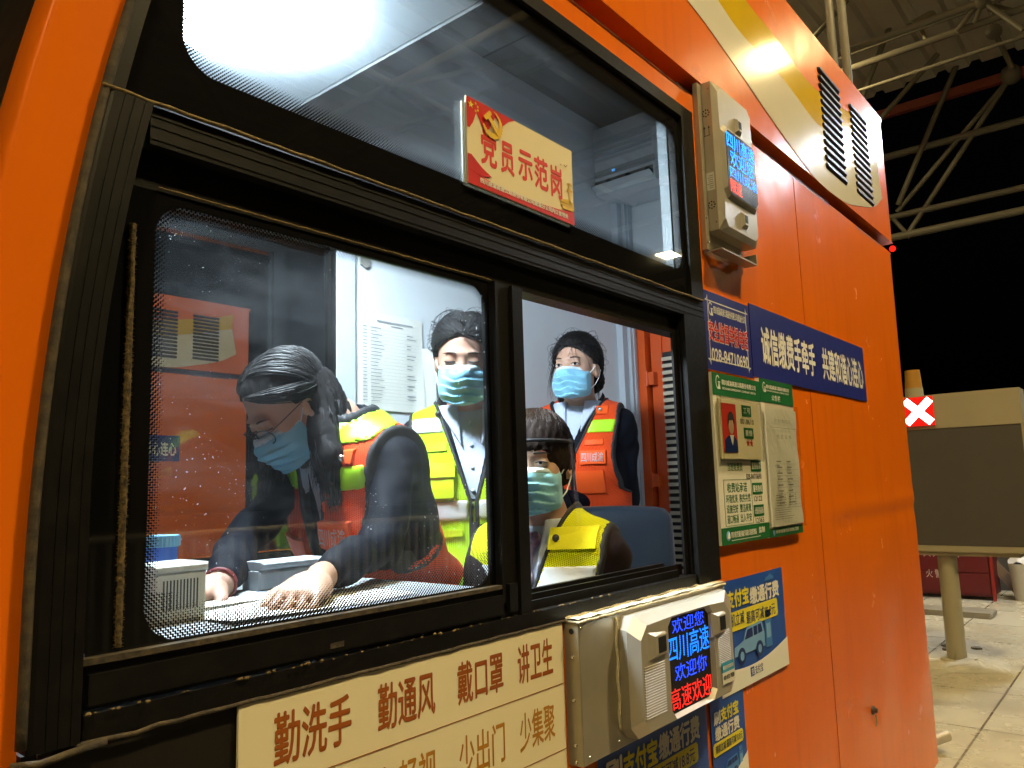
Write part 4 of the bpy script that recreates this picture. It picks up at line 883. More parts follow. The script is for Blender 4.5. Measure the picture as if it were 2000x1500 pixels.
for a, b, x, r in [((1758, 0), (1682, 195), 8.4, .034), ((1655, 0), (1588, 75), 6.9, .028), ((1888, 80), (1754, 400), 9.75, .038), ((1832, 105), (1716, 236), 8.9, .034),
                   ((1975, 150), (1752, 414), 9.8, .034), ((1970, 156), (1776, 452), 9.8, .036), ((1912, 5), (1868, 62), 7.5, .026), ((1920, 5), (1903, 45), 7.5, .022), ((1922, 4), (1999, 58), 7.5, .028),
                   ((1946, 70), (1978, 135), 9.3, .034), ((1745, 428), (1778, 464), 9.8, .03), ((1925, 5), (1945, 38), 7.6, .024), ((1916, 4), (1985, 22), 7.6, .02)]:
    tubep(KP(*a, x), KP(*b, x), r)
for c, x, r in [((1975, 146), 9.8, .11), ((1941, 62), 8.0, .07), ((1918, 2), 7.5, .07)]:
    MB().ball(KP(*c, x), r * KC, 16, 10).build('node_ball', 'truss', can, True)
# two thin conduits rising behind the booth
for u0 in (1617, 1641):
    a = PX(u0, -10, 5.0); MB().tube((5.0, a[1], -1.3), (5.0, a[1], zr), .026, n=12).build('conduit', 'truss', can, True)
# trusses above the lane (seen mirrored in the window)
for k, x in enumerate((-4, 1.6, 7.2)):
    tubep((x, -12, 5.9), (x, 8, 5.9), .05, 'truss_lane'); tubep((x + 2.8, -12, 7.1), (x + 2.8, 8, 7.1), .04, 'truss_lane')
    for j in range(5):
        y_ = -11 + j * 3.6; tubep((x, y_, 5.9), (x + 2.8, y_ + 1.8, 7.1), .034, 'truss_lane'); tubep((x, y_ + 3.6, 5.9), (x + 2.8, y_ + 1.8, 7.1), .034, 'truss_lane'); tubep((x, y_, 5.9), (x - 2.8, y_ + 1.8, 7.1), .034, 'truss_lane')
for y_ in (-7.2, -3.9): tubep((-9, y_, 5.9), (14, y_, 5.9), .04, 'truss_lane')
t = thing('security_camera', KP(1788, 62, 7.6), 'pale bullet security camera under the canopy truss', 'camera')
a, b = KP(1778, 55, 7.5), KP(1818, 32, 7.8)
MB().tube(a, b, .085, .085, 14).build('body', 'sign_cream', t, True, auto=40); dv = Vector(a) - Vector(b); dv.normalize()
MB().tube(Vector(a) + dv * .001, Vector(a) + dv * .02, .075, .075, 14).build('lens', 'hole', t, True, auto=40)
p = [Vector(q) for q in (KP(1800, 60, 7.6), KP(1808, 76, 7.6), KP(1818, 84, 7.6))]; MB().path(p, .028).build('bracket', 'sign_cream', t, True)
# lamps under the canopy
def canopy_lamp(x, y, z, label, k=1., col=WARM):
    t = thing('canopy_lamp', (x, y, z), label, 'lamp', 'lamps under the canopy')
    MB().box(x - .36, x + .36, y - .28, y + .28, z + .016, z + .16).build('housing', 'truss', t)
    MB().box(x - .32, x + .32, y - .24, y + .24, z, z + .014).build('diffuser', emission('warm_lamp', col, CANOPY_LAMP * k), t)
    MB().tube((x, y, z + .16), (x, y, zr), .03).build('hanger', 'truss', t, True)
for x, y, z, k in ((-3.2, -3.2, 6.45, .8), (3.0, -3.2, 6.45, 1.), (11.3, -3.19, 6.45, .10), (19.6, -9.4, 6.45, .1), (3.5, 3.3, 6.45, .3), (11, 3.0, 6.45, .4)):
    canopy_lamp(x, y, z, 'warm glowing lamp hanging under the canopy roof', k)
canopy_lamp(8.2, -1.0, 3.4, 'cool white lamp over the paving behind the booth', .30, (.85, .93, 1))
# railing across the lane, mirrored in the sash glass
t = thing('lane_railing', (1.5, -4.6, -1.5), 'pale steel railing across the lane, mirrored in the window', 'railing')
MB().tube((-1, -4.6, -.28), (8, -4.6, -.28), .03).tube((-1, -4.6, -1.2), (8, -4.6, -1.2), .025).build('rail', 'kerb', t, True)
m = MB()
for k in range(90): m.box(-1 + k * .1, -.97 + k * .1, -4.62, -4.58, -1.5, -.28)
m.build('balusters', 'kerb', t)
# ================================================================== people: bodies and clothes as smooth blended surfaces
A3 = lambda *p: np.array(p, np.float32)
def nrm(v): v = np.array(v, float); return v / np.linalg.norm(v)
def ell(P, c, r):
    q = (P - A3(*c)); r = A3(*r); k0 = np.sqrt(((q / r) ** 2).sum(-1)); k1 = np.sqrt(((q / (r * r)) ** 2).sum(-1)) + 1e-9
    return k0 * (k0 - 1) / k1
def rc(P, a, b, ra, rb):
    a = A3(*a); b = A3(*b); ba = b - a; h = np.clip(((P - a) @ ba) / float(ba @ ba), 0, 1)
    q = P - a - h[..., None] * ba; return np.sqrt((q * q).sum(-1)) - (ra + (rb - ra) * h)
def smin(a, b, k): h = np.clip(.5 + .5 * (b - a) / k, 0, 1); return b + (a - b) * h - k * h * (1 - h)
def smax(a, b, k): return -smin(-a, -b, k)
def axis(lo, hi, h, fine=()):
    """grid coordinates with finer steps inside the given (lo, hi, step) bands"""
    out = [lo]
    while out[-1] < hi:
        x = out[-1]; st = h
        for a, b, s in fine:
            if a - 1e-6 <= x < b: st = min(st, s)
            elif x < a: st = min(st, max(a - x, s))
        out.append(x + st)
    return np.array(out, np.float32)
def snets(fn, xs, ys, zs):
    P = np.stack(np.meshgrid(xs, ys, zs, indexing='ij'), -1); F = fn(P).astype(np.float32); S = F < 0
    nx, ny, nz = F.shape; acc = np.zeros((nx - 1, ny - 1, nz - 1, 3), np.float32); cnt = np.zeros((nx - 1, ny - 1, nz - 1), np.float32)
    edges = []
    for ax in range(3):
        sl0 = [slice(None)] * 3; sl1 = [slice(None)] * 3; sl0[ax] = slice(0, -1); sl1[ax] = slice(1, None)
        f0, f1 = F[tuple(sl0)], F[tuple(sl1)]; ch = S[tuple(sl0)] != S[tuple(sl1)]
        idx = np.argwhere(ch); a, b = f0[ch], f1[ch]; t = (a / (a - b))[:, None]
        p0 = P[tuple(sl0)][ch]; p1 = P[tuple(sl1)][ch]; p = p0 + (p1 - p0) * t
        edges.append((ax, idx, S[tuple(sl0)][ch]))
        o1, o2 = [(1, 2), (0, 2), (0, 1)][ax]
        for d1 in (0, -1):
            for d2 in (0, -1):
                c = idx.copy(); c[:, o1] += d1; c[:, o2] += d2
                ok = (c >= 0).all(1) & (c < [nx - 1, ny - 1, nz - 1]).all(1); c = c[ok]
                np.add.at(acc, (c[:, 0], c[:, 1], c[:, 2]), p[ok]); np.add.at(cnt, (c[:, 0], c[:, 1], c[:, 2]), 1)
    m = cnt > 0; V = acc[m] / cnt[m][:, None]; ID = -np.ones(cnt.shape, int); ID[m] = np.arange(len(V)); Q = []
    for ax, idx, s in edges:
        o1, o2 = [(1, 2), (2, 0), (0, 1)][ax]
        ok = (idx[:, o1] > 0) & (idx[:, o2] > 0) & (idx[:, o1] < cnt.shape[o1]) & (idx[:, o2] < cnt.shape[o2]); c = idx[ok]; ss = s[ok]
        def at(d1, d2): q = c.copy(); q[:, o1] += d1; q[:, o2] += d2; return ID[q[:, 0], q[:, 1], q[:, 2]]
        q = np.stack([at(-1, -1), at(0, -1), at(0, 0), at(-1, 0)], 1); q[~ss] = q[~ss][:, ::-1]; Q.append(q)
    return V, np.concatenate(Q)
def fold(P, a=.003, f=1.):
    x, y, z = P[..., 0] * f, P[..., 1] * f, P[..., 2] * f
    return a * (np.sin(31 * x + 17 * z + 2 * np.sin(9 * y)) * np.sin(23 * y - 29 * z + 1) + .6 * np.sin(61 * x - 40 * z + 20 * y + 3 * np.sin(14 * z)))

def cloth(name, col, kind, rough=.75, sheen=.03, **k):
    t = NT(name); x = t.xyz()
    if kind == 'mesh':       # open weave: small dark holes in staggered rows
        def w(o, s, ph=0.): return t.math('SINE', t.math('ADD', t.math('MULTIPLY', o, s), ph))
        a = t.math('MULTIPLY', w(t.math('ADD', x[0], x[2]), 720.), w(t.math('SUBTRACT', t.math('ADD', x[1], x[2]), x[0]), 720.))
        c = t.mix(t.ramp(a, .05, .55), col, tuple(q * .34 for q in col)); nm = t.bump(a, .45, .002)
    else:
        n = t.noise(k.get('sc', 240), 3); c = t.mix(t.math('MULTIPLY', n, .35), col, tuple(q * .55 for q in col)); nm = t.bump(n, .25, .002)
    return t.done(t.bsdf(c, rough, 0., nm, k.get('spec', .12), 0, None, 0, None, sheen))
def skin():
    t = NT('skin'); n = t.noise(28, 5); n2 = t.noise(9, 2)
    c = t.mix(t.ramp(n2, .4, .7), (.50, .31, .22), (.42, .23, .165)); c = t.mix(t.math('MULTIPLY', t.ramp(n, .5, .8), .25), c, (.40, .20, .14))
    s = t.new('ShaderNodeBsdfPrincipled'); t.con(c, s.inputs['Base Color']); s.inputs['Roughness'].default_value = .45
    s.inputs['Subsurface Weight'].default_value = .12; s.inputs['Subsurface Radius'].default_value = (.012, .005, .003); s.inputs['Subsurface Scale'].default_value = .6
    s.inputs['Specular IOR Level'].default_value = .4; t.con(t.bump(t.noise(420, 2), .12, .001), s.inputs['Normal']); return t.done(s.outputs[0])
def hairmat(name, col, rough=.44, spec=.32):
    t = NT(name); n = t.noise(70, 4); c = t.mix(n, col, tuple(q * 2.4 for q in col)); return t.done(t.bsdf(c, rough, 0., t.bump(t.noise(300, 2), .3, .002), spec))
MT['skin'] = skin(); MT['hair_black'] = hairmat('black_hair', (.008, .007, .007)); MT['hair_base'] = hairmat('black_hair_base', (.006, .005, .005), .7, .15); MT['hair_base_brown'] = hairmat('brown_hair_base', (.012, .007, .005), .7, .15); MT['hair_brown'] = hairmat('dark_brown_hair', (.020, .012, .008), .38)
MT['navy'] = cloth('navy_jacket', (.0035, .004, .008), 'plain', .72, 0.); MT['plum'] = cloth('plum_jacket', (.009, .004, .006), 'plain', .75)
MT['shirt'] = cloth('pale_blue_shirt', (.50, .56, .68), 'plain', .8, .1); MT['trouser'] = cloth('dark_trousers', (.012, .012, .016), 'plain')
MT['vest_yellow'] = cloth('yellow_mesh_vest', (.50, .80, .015), 'mesh', .7); MT['vest_lemon'] = cloth('lemon_mesh_vest', (.74, .80, .01), 'mesh', .7); MT['vest_orange'] = cloth('orange_mesh_vest', (.82, .075, .012), 'mesh', .7)
MT['solid_yellow'] = cloth('yellow_vest_fabric', (.58, .80, .015), 'plain', .55, .1); MT['solid_lemon'] = cloth('lemon_vest_fabric', (.82, .80, .02), 'plain', .55, .1); MT['solid_orange'] = cloth('orange_vest_fabric', (.86, .10, .014), 'plain', .5, .1)
MT['lime_band'] = mat('lime_reflective_tape', (.42, .78, .02), .38, grunge=.1, gscale=40, bump=.2, bscale=60); MT['silver_band'] = mat('silver_reflective_tape', (.55, .58, .60), .45, 0., grunge=.12, gscale=40, bump=.3, bscale=60)
MT['piping'] = mat('black_piping', (.012, .012, .014), .7); MT['snap'] = mat('black_snap', (.03, .03, .03), .3); MT['snap_metal'] = mat('metal_snap', (.6, .58, .55), .25, .9)
MT['badge_grey'] = mat('grey_badge_lettering', (.46, .40, .40), .5)
def maskmat():
    t = NT('mask_blue'); n = t.noise(35, 4); c = t.mix(n, (.16, .46, .66), (.30, .60, .76)); return t.done(t.bsdf(c, .75, 0., t.bump(t.noise(45, 4), .35, .004), .3, 0, None, 0, None, .2))
MT['mask'] = maskmat(); MT['mask_edge'] = mat('mask_white_edge', (.62, .74, .82), .7); MT['strap'] = mat('white_strap', (.75, .76, .78), .7)
MT['eye_white'] = mat('eye_white', (.55, .52, .50), .2); MT['iris'] = mat('dark_iris', (.012, .008, .006), .12); MT['brow'] = mat('brow_hair', (.05, .03, .022), .7); MT['lash'] = mat('lash', (.015, .01, .01), .6)

def build_person(D):
    hs, s = D.get('hs', 1.), D.get('s', .96)
    u = nrm(D['up']); f = np.array(D['face'], float); f = nrm(f - u * (f @ u)); r = np.cross(f, u); TF = np.stack([r, f, u]).astype(np.float32)
    neck = np.array(D['neck'], float); o = neck - u * .50 * s
    hf, hu = nrm(D['hface']), np.array(D.get('hup', (0, 0, 1)), float); hu = nrm(hu - hf * (hu @ hf)); hr = np.cross(hf, hu); HF = np.stack([hr, hf, hu]).astype(np.float32)
    hc = np.array(D['head'], float)
    TL = lambda P: ((P - o.astype(np.float32)) @ TF.T) / s
    HL = lambda P: ((P - hc.astype(np.float32)) @ HF.T) / hs
    tw = lambda p: o + s * (p[0] * r + p[1] * f + p[2] * u)
    hw = lambda p: hc + hs * (p[0] * hr + p[1] * hf + p[2] * hu)
    sh = [tw((.150, -.005, .425)), tw((-.150, -.005, .425))]
    arms = [(sh[i], np.array(D['arms'][i][0], float), np.array(D['arms'][i][1], float)) for i in (0, 1)]
    def torso(q):
        d = smin(ell(q, (0, .005, .30), (.150, .105, .20)), ell(q, (0, .0, .10), (.138, .10, .19)), .08)
        d = smin(d, ell(q, (0, -.01, -.03), (.165, .118, .13)), .08)
        d = smin(d, rc(q, (-.125, -.008, .425), (.125, -.008, .425), .050, .050), .09)
        for sx in (-1, 1): d = smin(d, ell(q, (.07 * sx, .075, .285), (.062, .048, .065)), .05)
        return smin(d, rc(q, (0, -.012, .43), (0, -.004, .53), .075, .050), .05)
    def arm(P, g=0.):
        d = None; s = D.get('s', .96) * D.get('arm', 1.)
        for a, e, w in arms:
            x = smin(rc(P, a, e, .043 * s + g, .036 * s + g), rc(P, e, w, .036 * s + g, .025 * s + g * .9), .015); d = x if d is None else np.minimum(d, x)
        return d
    def head(q):
        d = smin(ell(q, (0, -.012, .032), (.073, .092, .080)), ell(q, (0, .022, -.035), (.061, .070, .080)), .03)
        d = smin(d, ell(q, (0, .036, -.084), (.036, .042, .030)), .03)
        for sx in (-1, 1):
            d = smin(d, ell(q, (.036 * sx, .056, -.028), (.022, .022, .020)), .02)
            d = smax(d, -ell(q, (.031 * sx, .098, .000), (.021, .015, .011)), .010)
            d = smin(d, ell(q, (.031 * sx, .0785, .000), (.0165, .0115, .0115)), .005)
            e = ell(q, (.073 * sx, -.006, -.016), (.011, .020, .031)); e = smax(e, -ell(q, (.086 * sx, .000, -.014), (.010, .011, .018)), .006); d = smin(d, e, .008)
        d = smin(d, ell(q, (0, .080, .020), (.045, .012, .009)), .014)
        return smin(d, rc(q, (0, .086, .000), (0, .104, -.036), .0075, .0125), .012)
    hips = [tw((.085, 0, -.04)), tw((-.085, 0, -.04))]
    legs = [(hips[i], np.array(D['legs'][i][0], float), np.array(D['legs'][i][1], float)) for i in (0, 1)]
    def leg(P, g=0.):
        d = None
        for a, k, an in legs:
            x = smin(rc(P, a, k, .082 + g, .056 + g), rc(P, k, an, .054 + g, .036 + g), .03); d = x if d is None else np.minimum(d, x)
        return d
    nb = hw((0, -.022, -.055)); nk = tw((0, -.004, .47))
    def hands(P):
        d = None
        for (a, e, w), H in zip(arms, D.get('hands', (None, None))):
            fd = nrm(w - e) if H is None else nrm(H[0]); pn = nrm(H[1]) if H else nrm(np.cross(fd, (0, 0, 1.)))
            pn = nrm(pn - fd * (pn @ fd)); sd = np.cross(fd, pn) * (H[2] if H else 1)
            x = smin(rc(P, w - fd * .01, w + fd * .035, .023, .020), rc(P, w + fd * .04 + sd * .022, w + fd * .078 + sd * .026, .015, .012), .02)
            x = smin(x, rc(P, w + fd * .04 - sd * .02, w + fd * .075 - sd * .026, .015, .011), .025); x = smin(x, rc(P, w + fd * .04, w + fd * .08, .017, .013), .02)
            L = (.062, .072, .068, .052); cu = (.35, .42, .5, .6) if not H else H[3]
            for k in range(4):
                b = w + fd * .084 + sd * (.028 - .0185 * k); l = L[k]; dr = fd; p = b
                for seg, fr_, ra, rb in ((0, .45, .0080, .0072), (1, .32, .0072, .0065), (2, .23, .0065, .0052)):
                    ang = cu[k] * (seg + .6); dr = nrm(fd * math.cos(ang) + pn * math.sin(ang) + sd * (.06 - .04 * k)); q = p + dr * l * fr_
                    x = smin(x, rc(P, p, q, ra, rb), .004); p = q
            b = w + fd * .028 + sd * .026; p1 = b + nrm(fd * .7 + sd * .6 + pn * .25) * .038; p2 = p1 + nrm(fd * .95 + sd * .2 + pn * .3) * .03
            x = smin(x, rc(P, b, p1, .0125, .0098), .008); x = smin(x, rc(P, p1, p2, .0095, .0072), .004)
            d = x if d is None else np.minimum(d, x)
        return d
    def body(P):
        d = smin(torso(TL(P)) * s, arm(P), .03); d = smin(d, leg(P), .03)
        d = smin(d, rc(P, nb, nk, .049, .053), .02); d = smin(d, head(HL(P)) * hs, .018)
        for (k, a) in [(l[1], l[2]) for l in legs]: d = smin(d, rc(P, a, a + np.array([*(f[:2] * .16), -.03]), .035, .028), .02)
        return smin(d, hands(P), .008) if D.get('hands_fine') else smin(d, hands(P), .010)
    pts = [np.array(x) for a in arms for x in a] + [x for l in legs for x in l] + [hc, o, tw((.17, .13, .3)), tw((-.17, -.13, .3))]
    lo, hi = np.min(pts, 0) - .20, np.max(pts, 0) + .20
    fine = [[(hc[i] - .135 * hs, hc[i] + .135 * hs, .0042)] for i in range(3)]
    if D.get('hands_fine'):
        for (a, e, w), H in zip(arms, D['hands']):
            for i in range(3): fine[i].append((w[i] - .05 + min(0, nrm(H[0])[i]) * .15, w[i] + .05 + max(0, nrm(H[0])[i]) * .15, .005))
    ax = [axis(lo[i], hi[i], .013, fine[i]) for i in range(3)]
    V, Q = snets(body, *ax); root = link_mesh('person', V, Q, 'skin', None, True)
    tag(root, D['label'], 'person', D.get('group'))
    def part(name, fn, m, pts, h, pad=.06, parent=None):
        lo, hi = np.min(pts, 0) - pad, np.max(pts, 0) + pad
        V, Q = snets(fn, *[axis(lo[i], hi[i], h) for i in range(3)])
        return link_mesh(name, V, Q, m, parent or root, True) if len(V) else None
    tpts = [tw(p) for p in ((.20, .15, .52), (-.20, .15, .52), (.20, -.15, .52), (-.20, -.15, .52), (.2, .15, -.08), (-.2, .15, -.08), (.2, -.15, -.08), (-.2, -.15, -.08))]
    apts = [x for a in arms for x in a]
    # trousers, shirt, jacket
    part('trousers', lambda P: np.maximum(smin(leg(P, .014), smax(torso(TL(P)) * s - .012, TL(P)[..., 2] - .05, .01), .04), -(P[..., 2] - min(l[2][2] for l in legs) - .02)), 'trouser', [x for l in legs for x in l] + [tw((0, 0, .05)), tw((0, .0, -.15))], .016, .14)
    zs, zj = D['shirt_v'], D['jacket_v']
    part('shirt', lambda P: (lambda q: smax(smax(torso(q) * s - .008, q[..., 2] - .505, .004), .06 - q[..., 2], .004))(TL(P)), D.get('shirt', 'shirt'), tpts, .008, .02)
    lap = D.get('lapel', .10)
    def jacket(P):
        q = TL(P); d = torso(q) * s - .015 - fold(P, .0015)
        w = np.clip((q[..., 2] - zj) / (.5 - zj), 0, 2) * lap - np.abs(q[..., 0]); w = np.where(q[..., 1] > -.02, w, -1)
        d = smax(d, w * s, .004); d = smax(d, q[..., 2] * s - D.get('zt', .505) * s, .004); d = smax(d, -.06 - q[..., 2], .01)
        nck = np.sqrt(q[..., 0] ** 2 + (q[..., 1] + .005) ** 2); d = np.where(q[..., 2] > .44, np.maximum(d, (D.get('nck', .070) - nck) * s), d)
        d = smin(d, arm(P, D.get('sleeve', .012)) - fold(P, D.get('fold', .0048), 1.15), .018)
        for a, e, w_ in arms: ad = nrm(w_ - e); cut = (P - (w_ - ad * .018)) @ ad.astype(np.float32); near = np.sqrt(((P - w_) ** 2).sum(-1)) < .075; d = np.where(near, np.maximum(d, cut), d)
        return d
    part('jacket', jacket, D.get('jacket', 'navy'), tpts + apts, .0075, .075)
    if D.get('buttons'):
        for zb_ in (.46, .40, .34, .28):
            yy = np.linspace(0, .2, 200, dtype=np.float32); qq = np.stack([np.zeros_like(yy), yy, np.full_like(yy, zb_)], -1); MB().ball(tw((0, float(yy[np.argmax(torso(qq) * s - .010 > 0)]), zb_)), .0052, 9, 6).build('shirt_button', 'mask_edge', root, True)
    # collar: band round the neck and two leaves
    nd = nrm(nb - nk)
    def collar(P):
        q = TL(P); dn = rc(P, nk - nd * .03, nb, .053, .049) - .009; hh = (P - nk) @ nd.astype(np.float32)
        b = smax(np.abs(dn) - .0042, np.maximum(-.02 - hh, hh - .036), .003)
        b = smax(b, (np.clip(hh + .01, 0, 1) * .55 + .008 - np.abs(q[..., 0])) * np.where(q[..., 1] > .0, 1, -9), .003)
        tz = q[..., 2]; k = np.clip((tz - .405) / .10, 0, 1)
        lf = smax(torso(q) * s - .023, np.maximum(np.maximum(.400 - tz, tz - .515), np.maximum((.026 + .008 * k) - np.abs(q[..., 0]), np.abs(q[..., 0]) - (.030 + .058 * k))), .002)
        lf = np.where(q[..., 1] > .0, lf, 1.); return smin(b, lf, .006)
    part('shirt_collar', collar, D.get('shirt', 'shirt'), [tw((.1, .12, .53)), tw((-.1, .12, .38)), tw((-.1, -.08, .38)), tw((.1, -.08, .56))], .0042, .03)
    # vest
    Vz, Vk, vtop = D['vest_v'], D['vest_w'], D.get('vest_gap', .004); zb = D.get('hem', -.05)
    fl = lambda q: .027 + .22 * np.clip(.14 - q[..., 2], 0, 1) * D.get('flare', .5) + .0 * q[..., 0]
    def reg(q):
        x, y, z = np.abs(q[..., 0]), q[..., 1], q[..., 2]
        AW = D.get('aw', .156); arm_w = np.where(z > .20, AW - .014 * np.clip(1 - ((z - .33) / .1) ** 2, 0, 1), AW + np.clip(.20 - z, 0, .2) * 1.6); g = x - arm_w
        g = np.maximum(g, zb - z)
        v = np.where(y > -.01, vtop + np.clip((z - Vz) / (.5 - Vz), 0, 1.4) * Vk - x, -1); g = np.maximum(g, v)
        nk_ = .082 - np.sqrt(x ** 2 + (y + .012) ** 2); g = np.where(z > .42, np.maximum(g, nk_), g); return g
    def shell(q, a, b):
        d = torso(q) * s - fold(q, D.get('vfold', .0022), .8); return d - fl(q) - b
    vm, sm = D['vest'], D['solid']
    vp = tpts
    part('vest', lambda P: (lambda q: smax(shell(q, -.006, 0), reg(q) * s, .004))(TL(P)), vm, vp, .0062, .06)
    part('vest_piping', lambda P: (lambda q: smax(shell(q, -.007, .003), np.abs(reg(q) + .004) * s - .005, .002))(TL(P)), 'piping', vp, .0045, .06)
    for z0, z1, m in D['bands']:
        part('reflective_band', lambda P: (lambda q: smax(smax(shell(q, -.001, .0035), (reg(q) + .009) * s, .002), np.maximum(z0 - q[..., 2], q[..., 2] - z1) * s, .002))(TL(P)), m, vp, .006, .06)
    def front_y(xs, zs, off):
        ys = np.linspace(0, .35, 180, dtype=np.float32); q = np.stack([np.repeat(np.asarray(xs)[:, None], 180, 1), np.repeat(ys[None], len(xs), 0), np.repeat(np.asarray(zs)[:, None], 180, 1)], -1).astype(np.float32)
        d = torso(q) * s - fold(q, D.get('vfold', .0022), .8) - fl(q) - off; return ys[np.argmax(d > 0, 1)]
    for name, x0, x1, z0, z1, m, th in D['patches']:
        xs, zs_ = np.linspace(x0, x1, 7), np.linspace(z0, z1, 7); G = [(x, z) for x in xs for z in zs_]
        mb = MB(); y_ = front_y([g[0] for g in G], [g[1] for g in G], th); yb = front_y([g[0] for g in G], [g[1] for g in G], -.002)
        n = 7; Vt = [tw((g[0], yy, g[1])) for g, yy in zip(G, y_)] + [tw((g[0], yy, g[1])) for g, yy in zip(G, yb)]; K = n * n
        F_ = [(i * n + j, (i + 1) * n + j, (i + 1) * n + j + 1, i * n + j + 1) for i in range(n - 1) for j in range(n - 1)]
        for i in range(n - 1): F_ += [(i, K + i, K + i + 1, i + 1), (K - n + i, K - n + i + 1, 2 * K - n + i + 1, 2 * K - n + i), (i * n, (i + 1) * n, K + (i + 1) * n, K + i * n), (i * n + n - 1, K + i * n + n - 1, K + (i + 1) * n + n - 1, (i + 1) * n + n - 1)]
        mb.add(Vt, F_).build(name, m, root, True, auto=40)
    for txt, x0, x1, z0, z1, m in D.get('texts', ()):
        v, F_, w = text_geo(txt, .03); xs = x0 + v[:, 0] / w[0] * (x1 - x0); zs_ = z0 + v[:, 1] / w[1] * (z1 - z0); y_ = front_y(xs, zs_, .0085)
        # letters follow the badge: take the height from a smooth fit over its face
        Aq = np.stack([np.ones_like(xs), xs, zs_, xs * xs], 1); co = np.linalg.lstsq(Aq, y_, rcond=None)[0]; y_ = Aq @ co + .0022
        mb = MB(); mb.add([tw((a, b, c)) for a, b, c in zip(xs, y_, zs_)], F_); mb.build('badge_lettering', m, root)
    for x, z, m in D.get('snaps', ()):
        yy = front_y([x], [z], .006)[0]; MB().ball(tw((x, yy, z)), .0085, 10, 6).build('snap_button', m, root, True)
    # mask with pleats, wire edge and straps
    mk_c, mk_r = (0, .036, -.062), (.066, .076, .070)
    def tent(q):
        d = smin(ell(q, mk_c, mk_r), rc(q, (0, .090, -.010), (0, .104, -.04), .015, .019), .03); return smin(d, ell(q, (0, .048, -.092), (.045, .050, .036)), .03)
    top = lambda q: -.008 - .10 * np.abs(q[..., 0]) - .35 * np.clip(.09 - q[..., 1], 0, 1) * .2
    def mreg(q):
        z0 = -.118 + .15 * np.abs(q[..., 0]); return np.maximum(np.maximum(q[..., 2] - top(q), z0 - q[..., 2]), np.maximum(np.abs(q[..., 0]) - .066, .030 - q[..., 1]))
    def mask(P, grow=0., band=False):
        q = HL(P); z = q[..., 2]
        ph = ((z + .06 * np.abs(q[..., 0]) + .0035 * np.sin(90 * q[..., 0])) / .021) % 1.; pl = (.0065 * (ph - .5) * np.clip((.066 - np.abs(q[..., 0])) / .025, 0, 1)) * np.where(z < -.03, 1, .25) + .0014 * np.sin(80 * q[..., 0] + 60 * z + 3 * np.sin(50 * z)) + .0009 * np.sin(170 * q[..., 0] - 130 * z)
        d = (tent(q) - .006 - pl - grow) * hs; g = mreg(q) * hs; d = smax(d, g, .003)
        if band: d = np.maximum(d, np.minimum(top(q) - .011 - z, 9) * hs)
        return d
    mp = [hw((.08, .13, .0)), hw((-.08, .13, -.13)), hw((.08, .0, -.13)), hw((-.08, .0, .0))]
    mo = part('face_mask', mask, 'mask', mp, .0028, .02)
    part('mask_edge', lambda P: mask(P, .0012, True), 'mask_edge', mp, .0030, .02, mo)
    for sx in (-1, 1):
        MB().path([hw((sx * .066, .034, -.030)), hw((sx * .074, .016, -.012)), hw((sx * .078, -.012, .012)), hw((sx * .083, -.026, -.010)), hw((sx * .078, -.014, -.045)), hw((sx * .072, .012, -.072)), hw((sx * .064, .034, -.085))], .0016, 5).build('ear_loop', 'strap', mo, True)
    # eyes, lashes, brows
    op = D.get('eyes', .3)
    for sx in (-1, 1):
        if op > .15:
            mb = MB(); n = 12; cx, cy, cz = .031 * sx, .0893, .000
            ring = [hw((cx + .0125 * math.cos(a), cy - .0045 * abs(math.cos(a)) ** 2 + .0008, cz + .0125 * op * math.sin(a))) for a in np.linspace(0, 2 * math.pi, n, endpoint=False)]
            mb.add([hw((cx, cy + .0018, cz))] + ring, [(0, 1 + i, 1 + (i + 1) % n) for i in range(n)]); mb.build('eye', 'eye_white', root, True)
            ri = .0125 * op * .98; mb = MB(); ring = [hw((cx + D.get('gaze', 0) + min(.0052, ri * 1.15) * math.cos(a), cy + .0022, cz + .0005 + min(.0052, ri) * math.sin(a))) for a in np.linspace(0, 2 * math.pi, n, endpoint=False)]
            mb.add([hw((cx + D.get('gaze', 0), cy + .0028, cz))] + ring, [(0, 1 + i, 1 + (i + 1) % n) for i in range(n)]); mb.build('iris', 'iris', root, True)
        zl = .0125 * op
        MB().path([hw((.031 * sx + a * .0145, .0905 - .006 * a * a, .000 + zl * (1 - a * a) * (1 if op > .15 else -.55) - (.0005 if op > .15 else .001))) for a in np.linspace(-1, 1, 9)], .0013 if op > .15 else .0016, 5).build('eyelash', 'lash', root, True)
        MB().path([hw((sx * (.016 + .035 * a), .0925 - .014 * a * a, .0215 + .0028 * math.sin(math.pi * a) - .0025 * a)) for a in np.linspace(0, 1, 9)], .0022, 6, [.75, 1, 1.05, 1, .95, .85, .7, .5, .25]).build('eyebrow', 'brow', root, True)
    # hair
    D['hair'](root, hw, HL, hs, part, D)
    if D.get('extra'): D['extra'](root, hw, tw, part, HL, TL, torso, s)
    return root

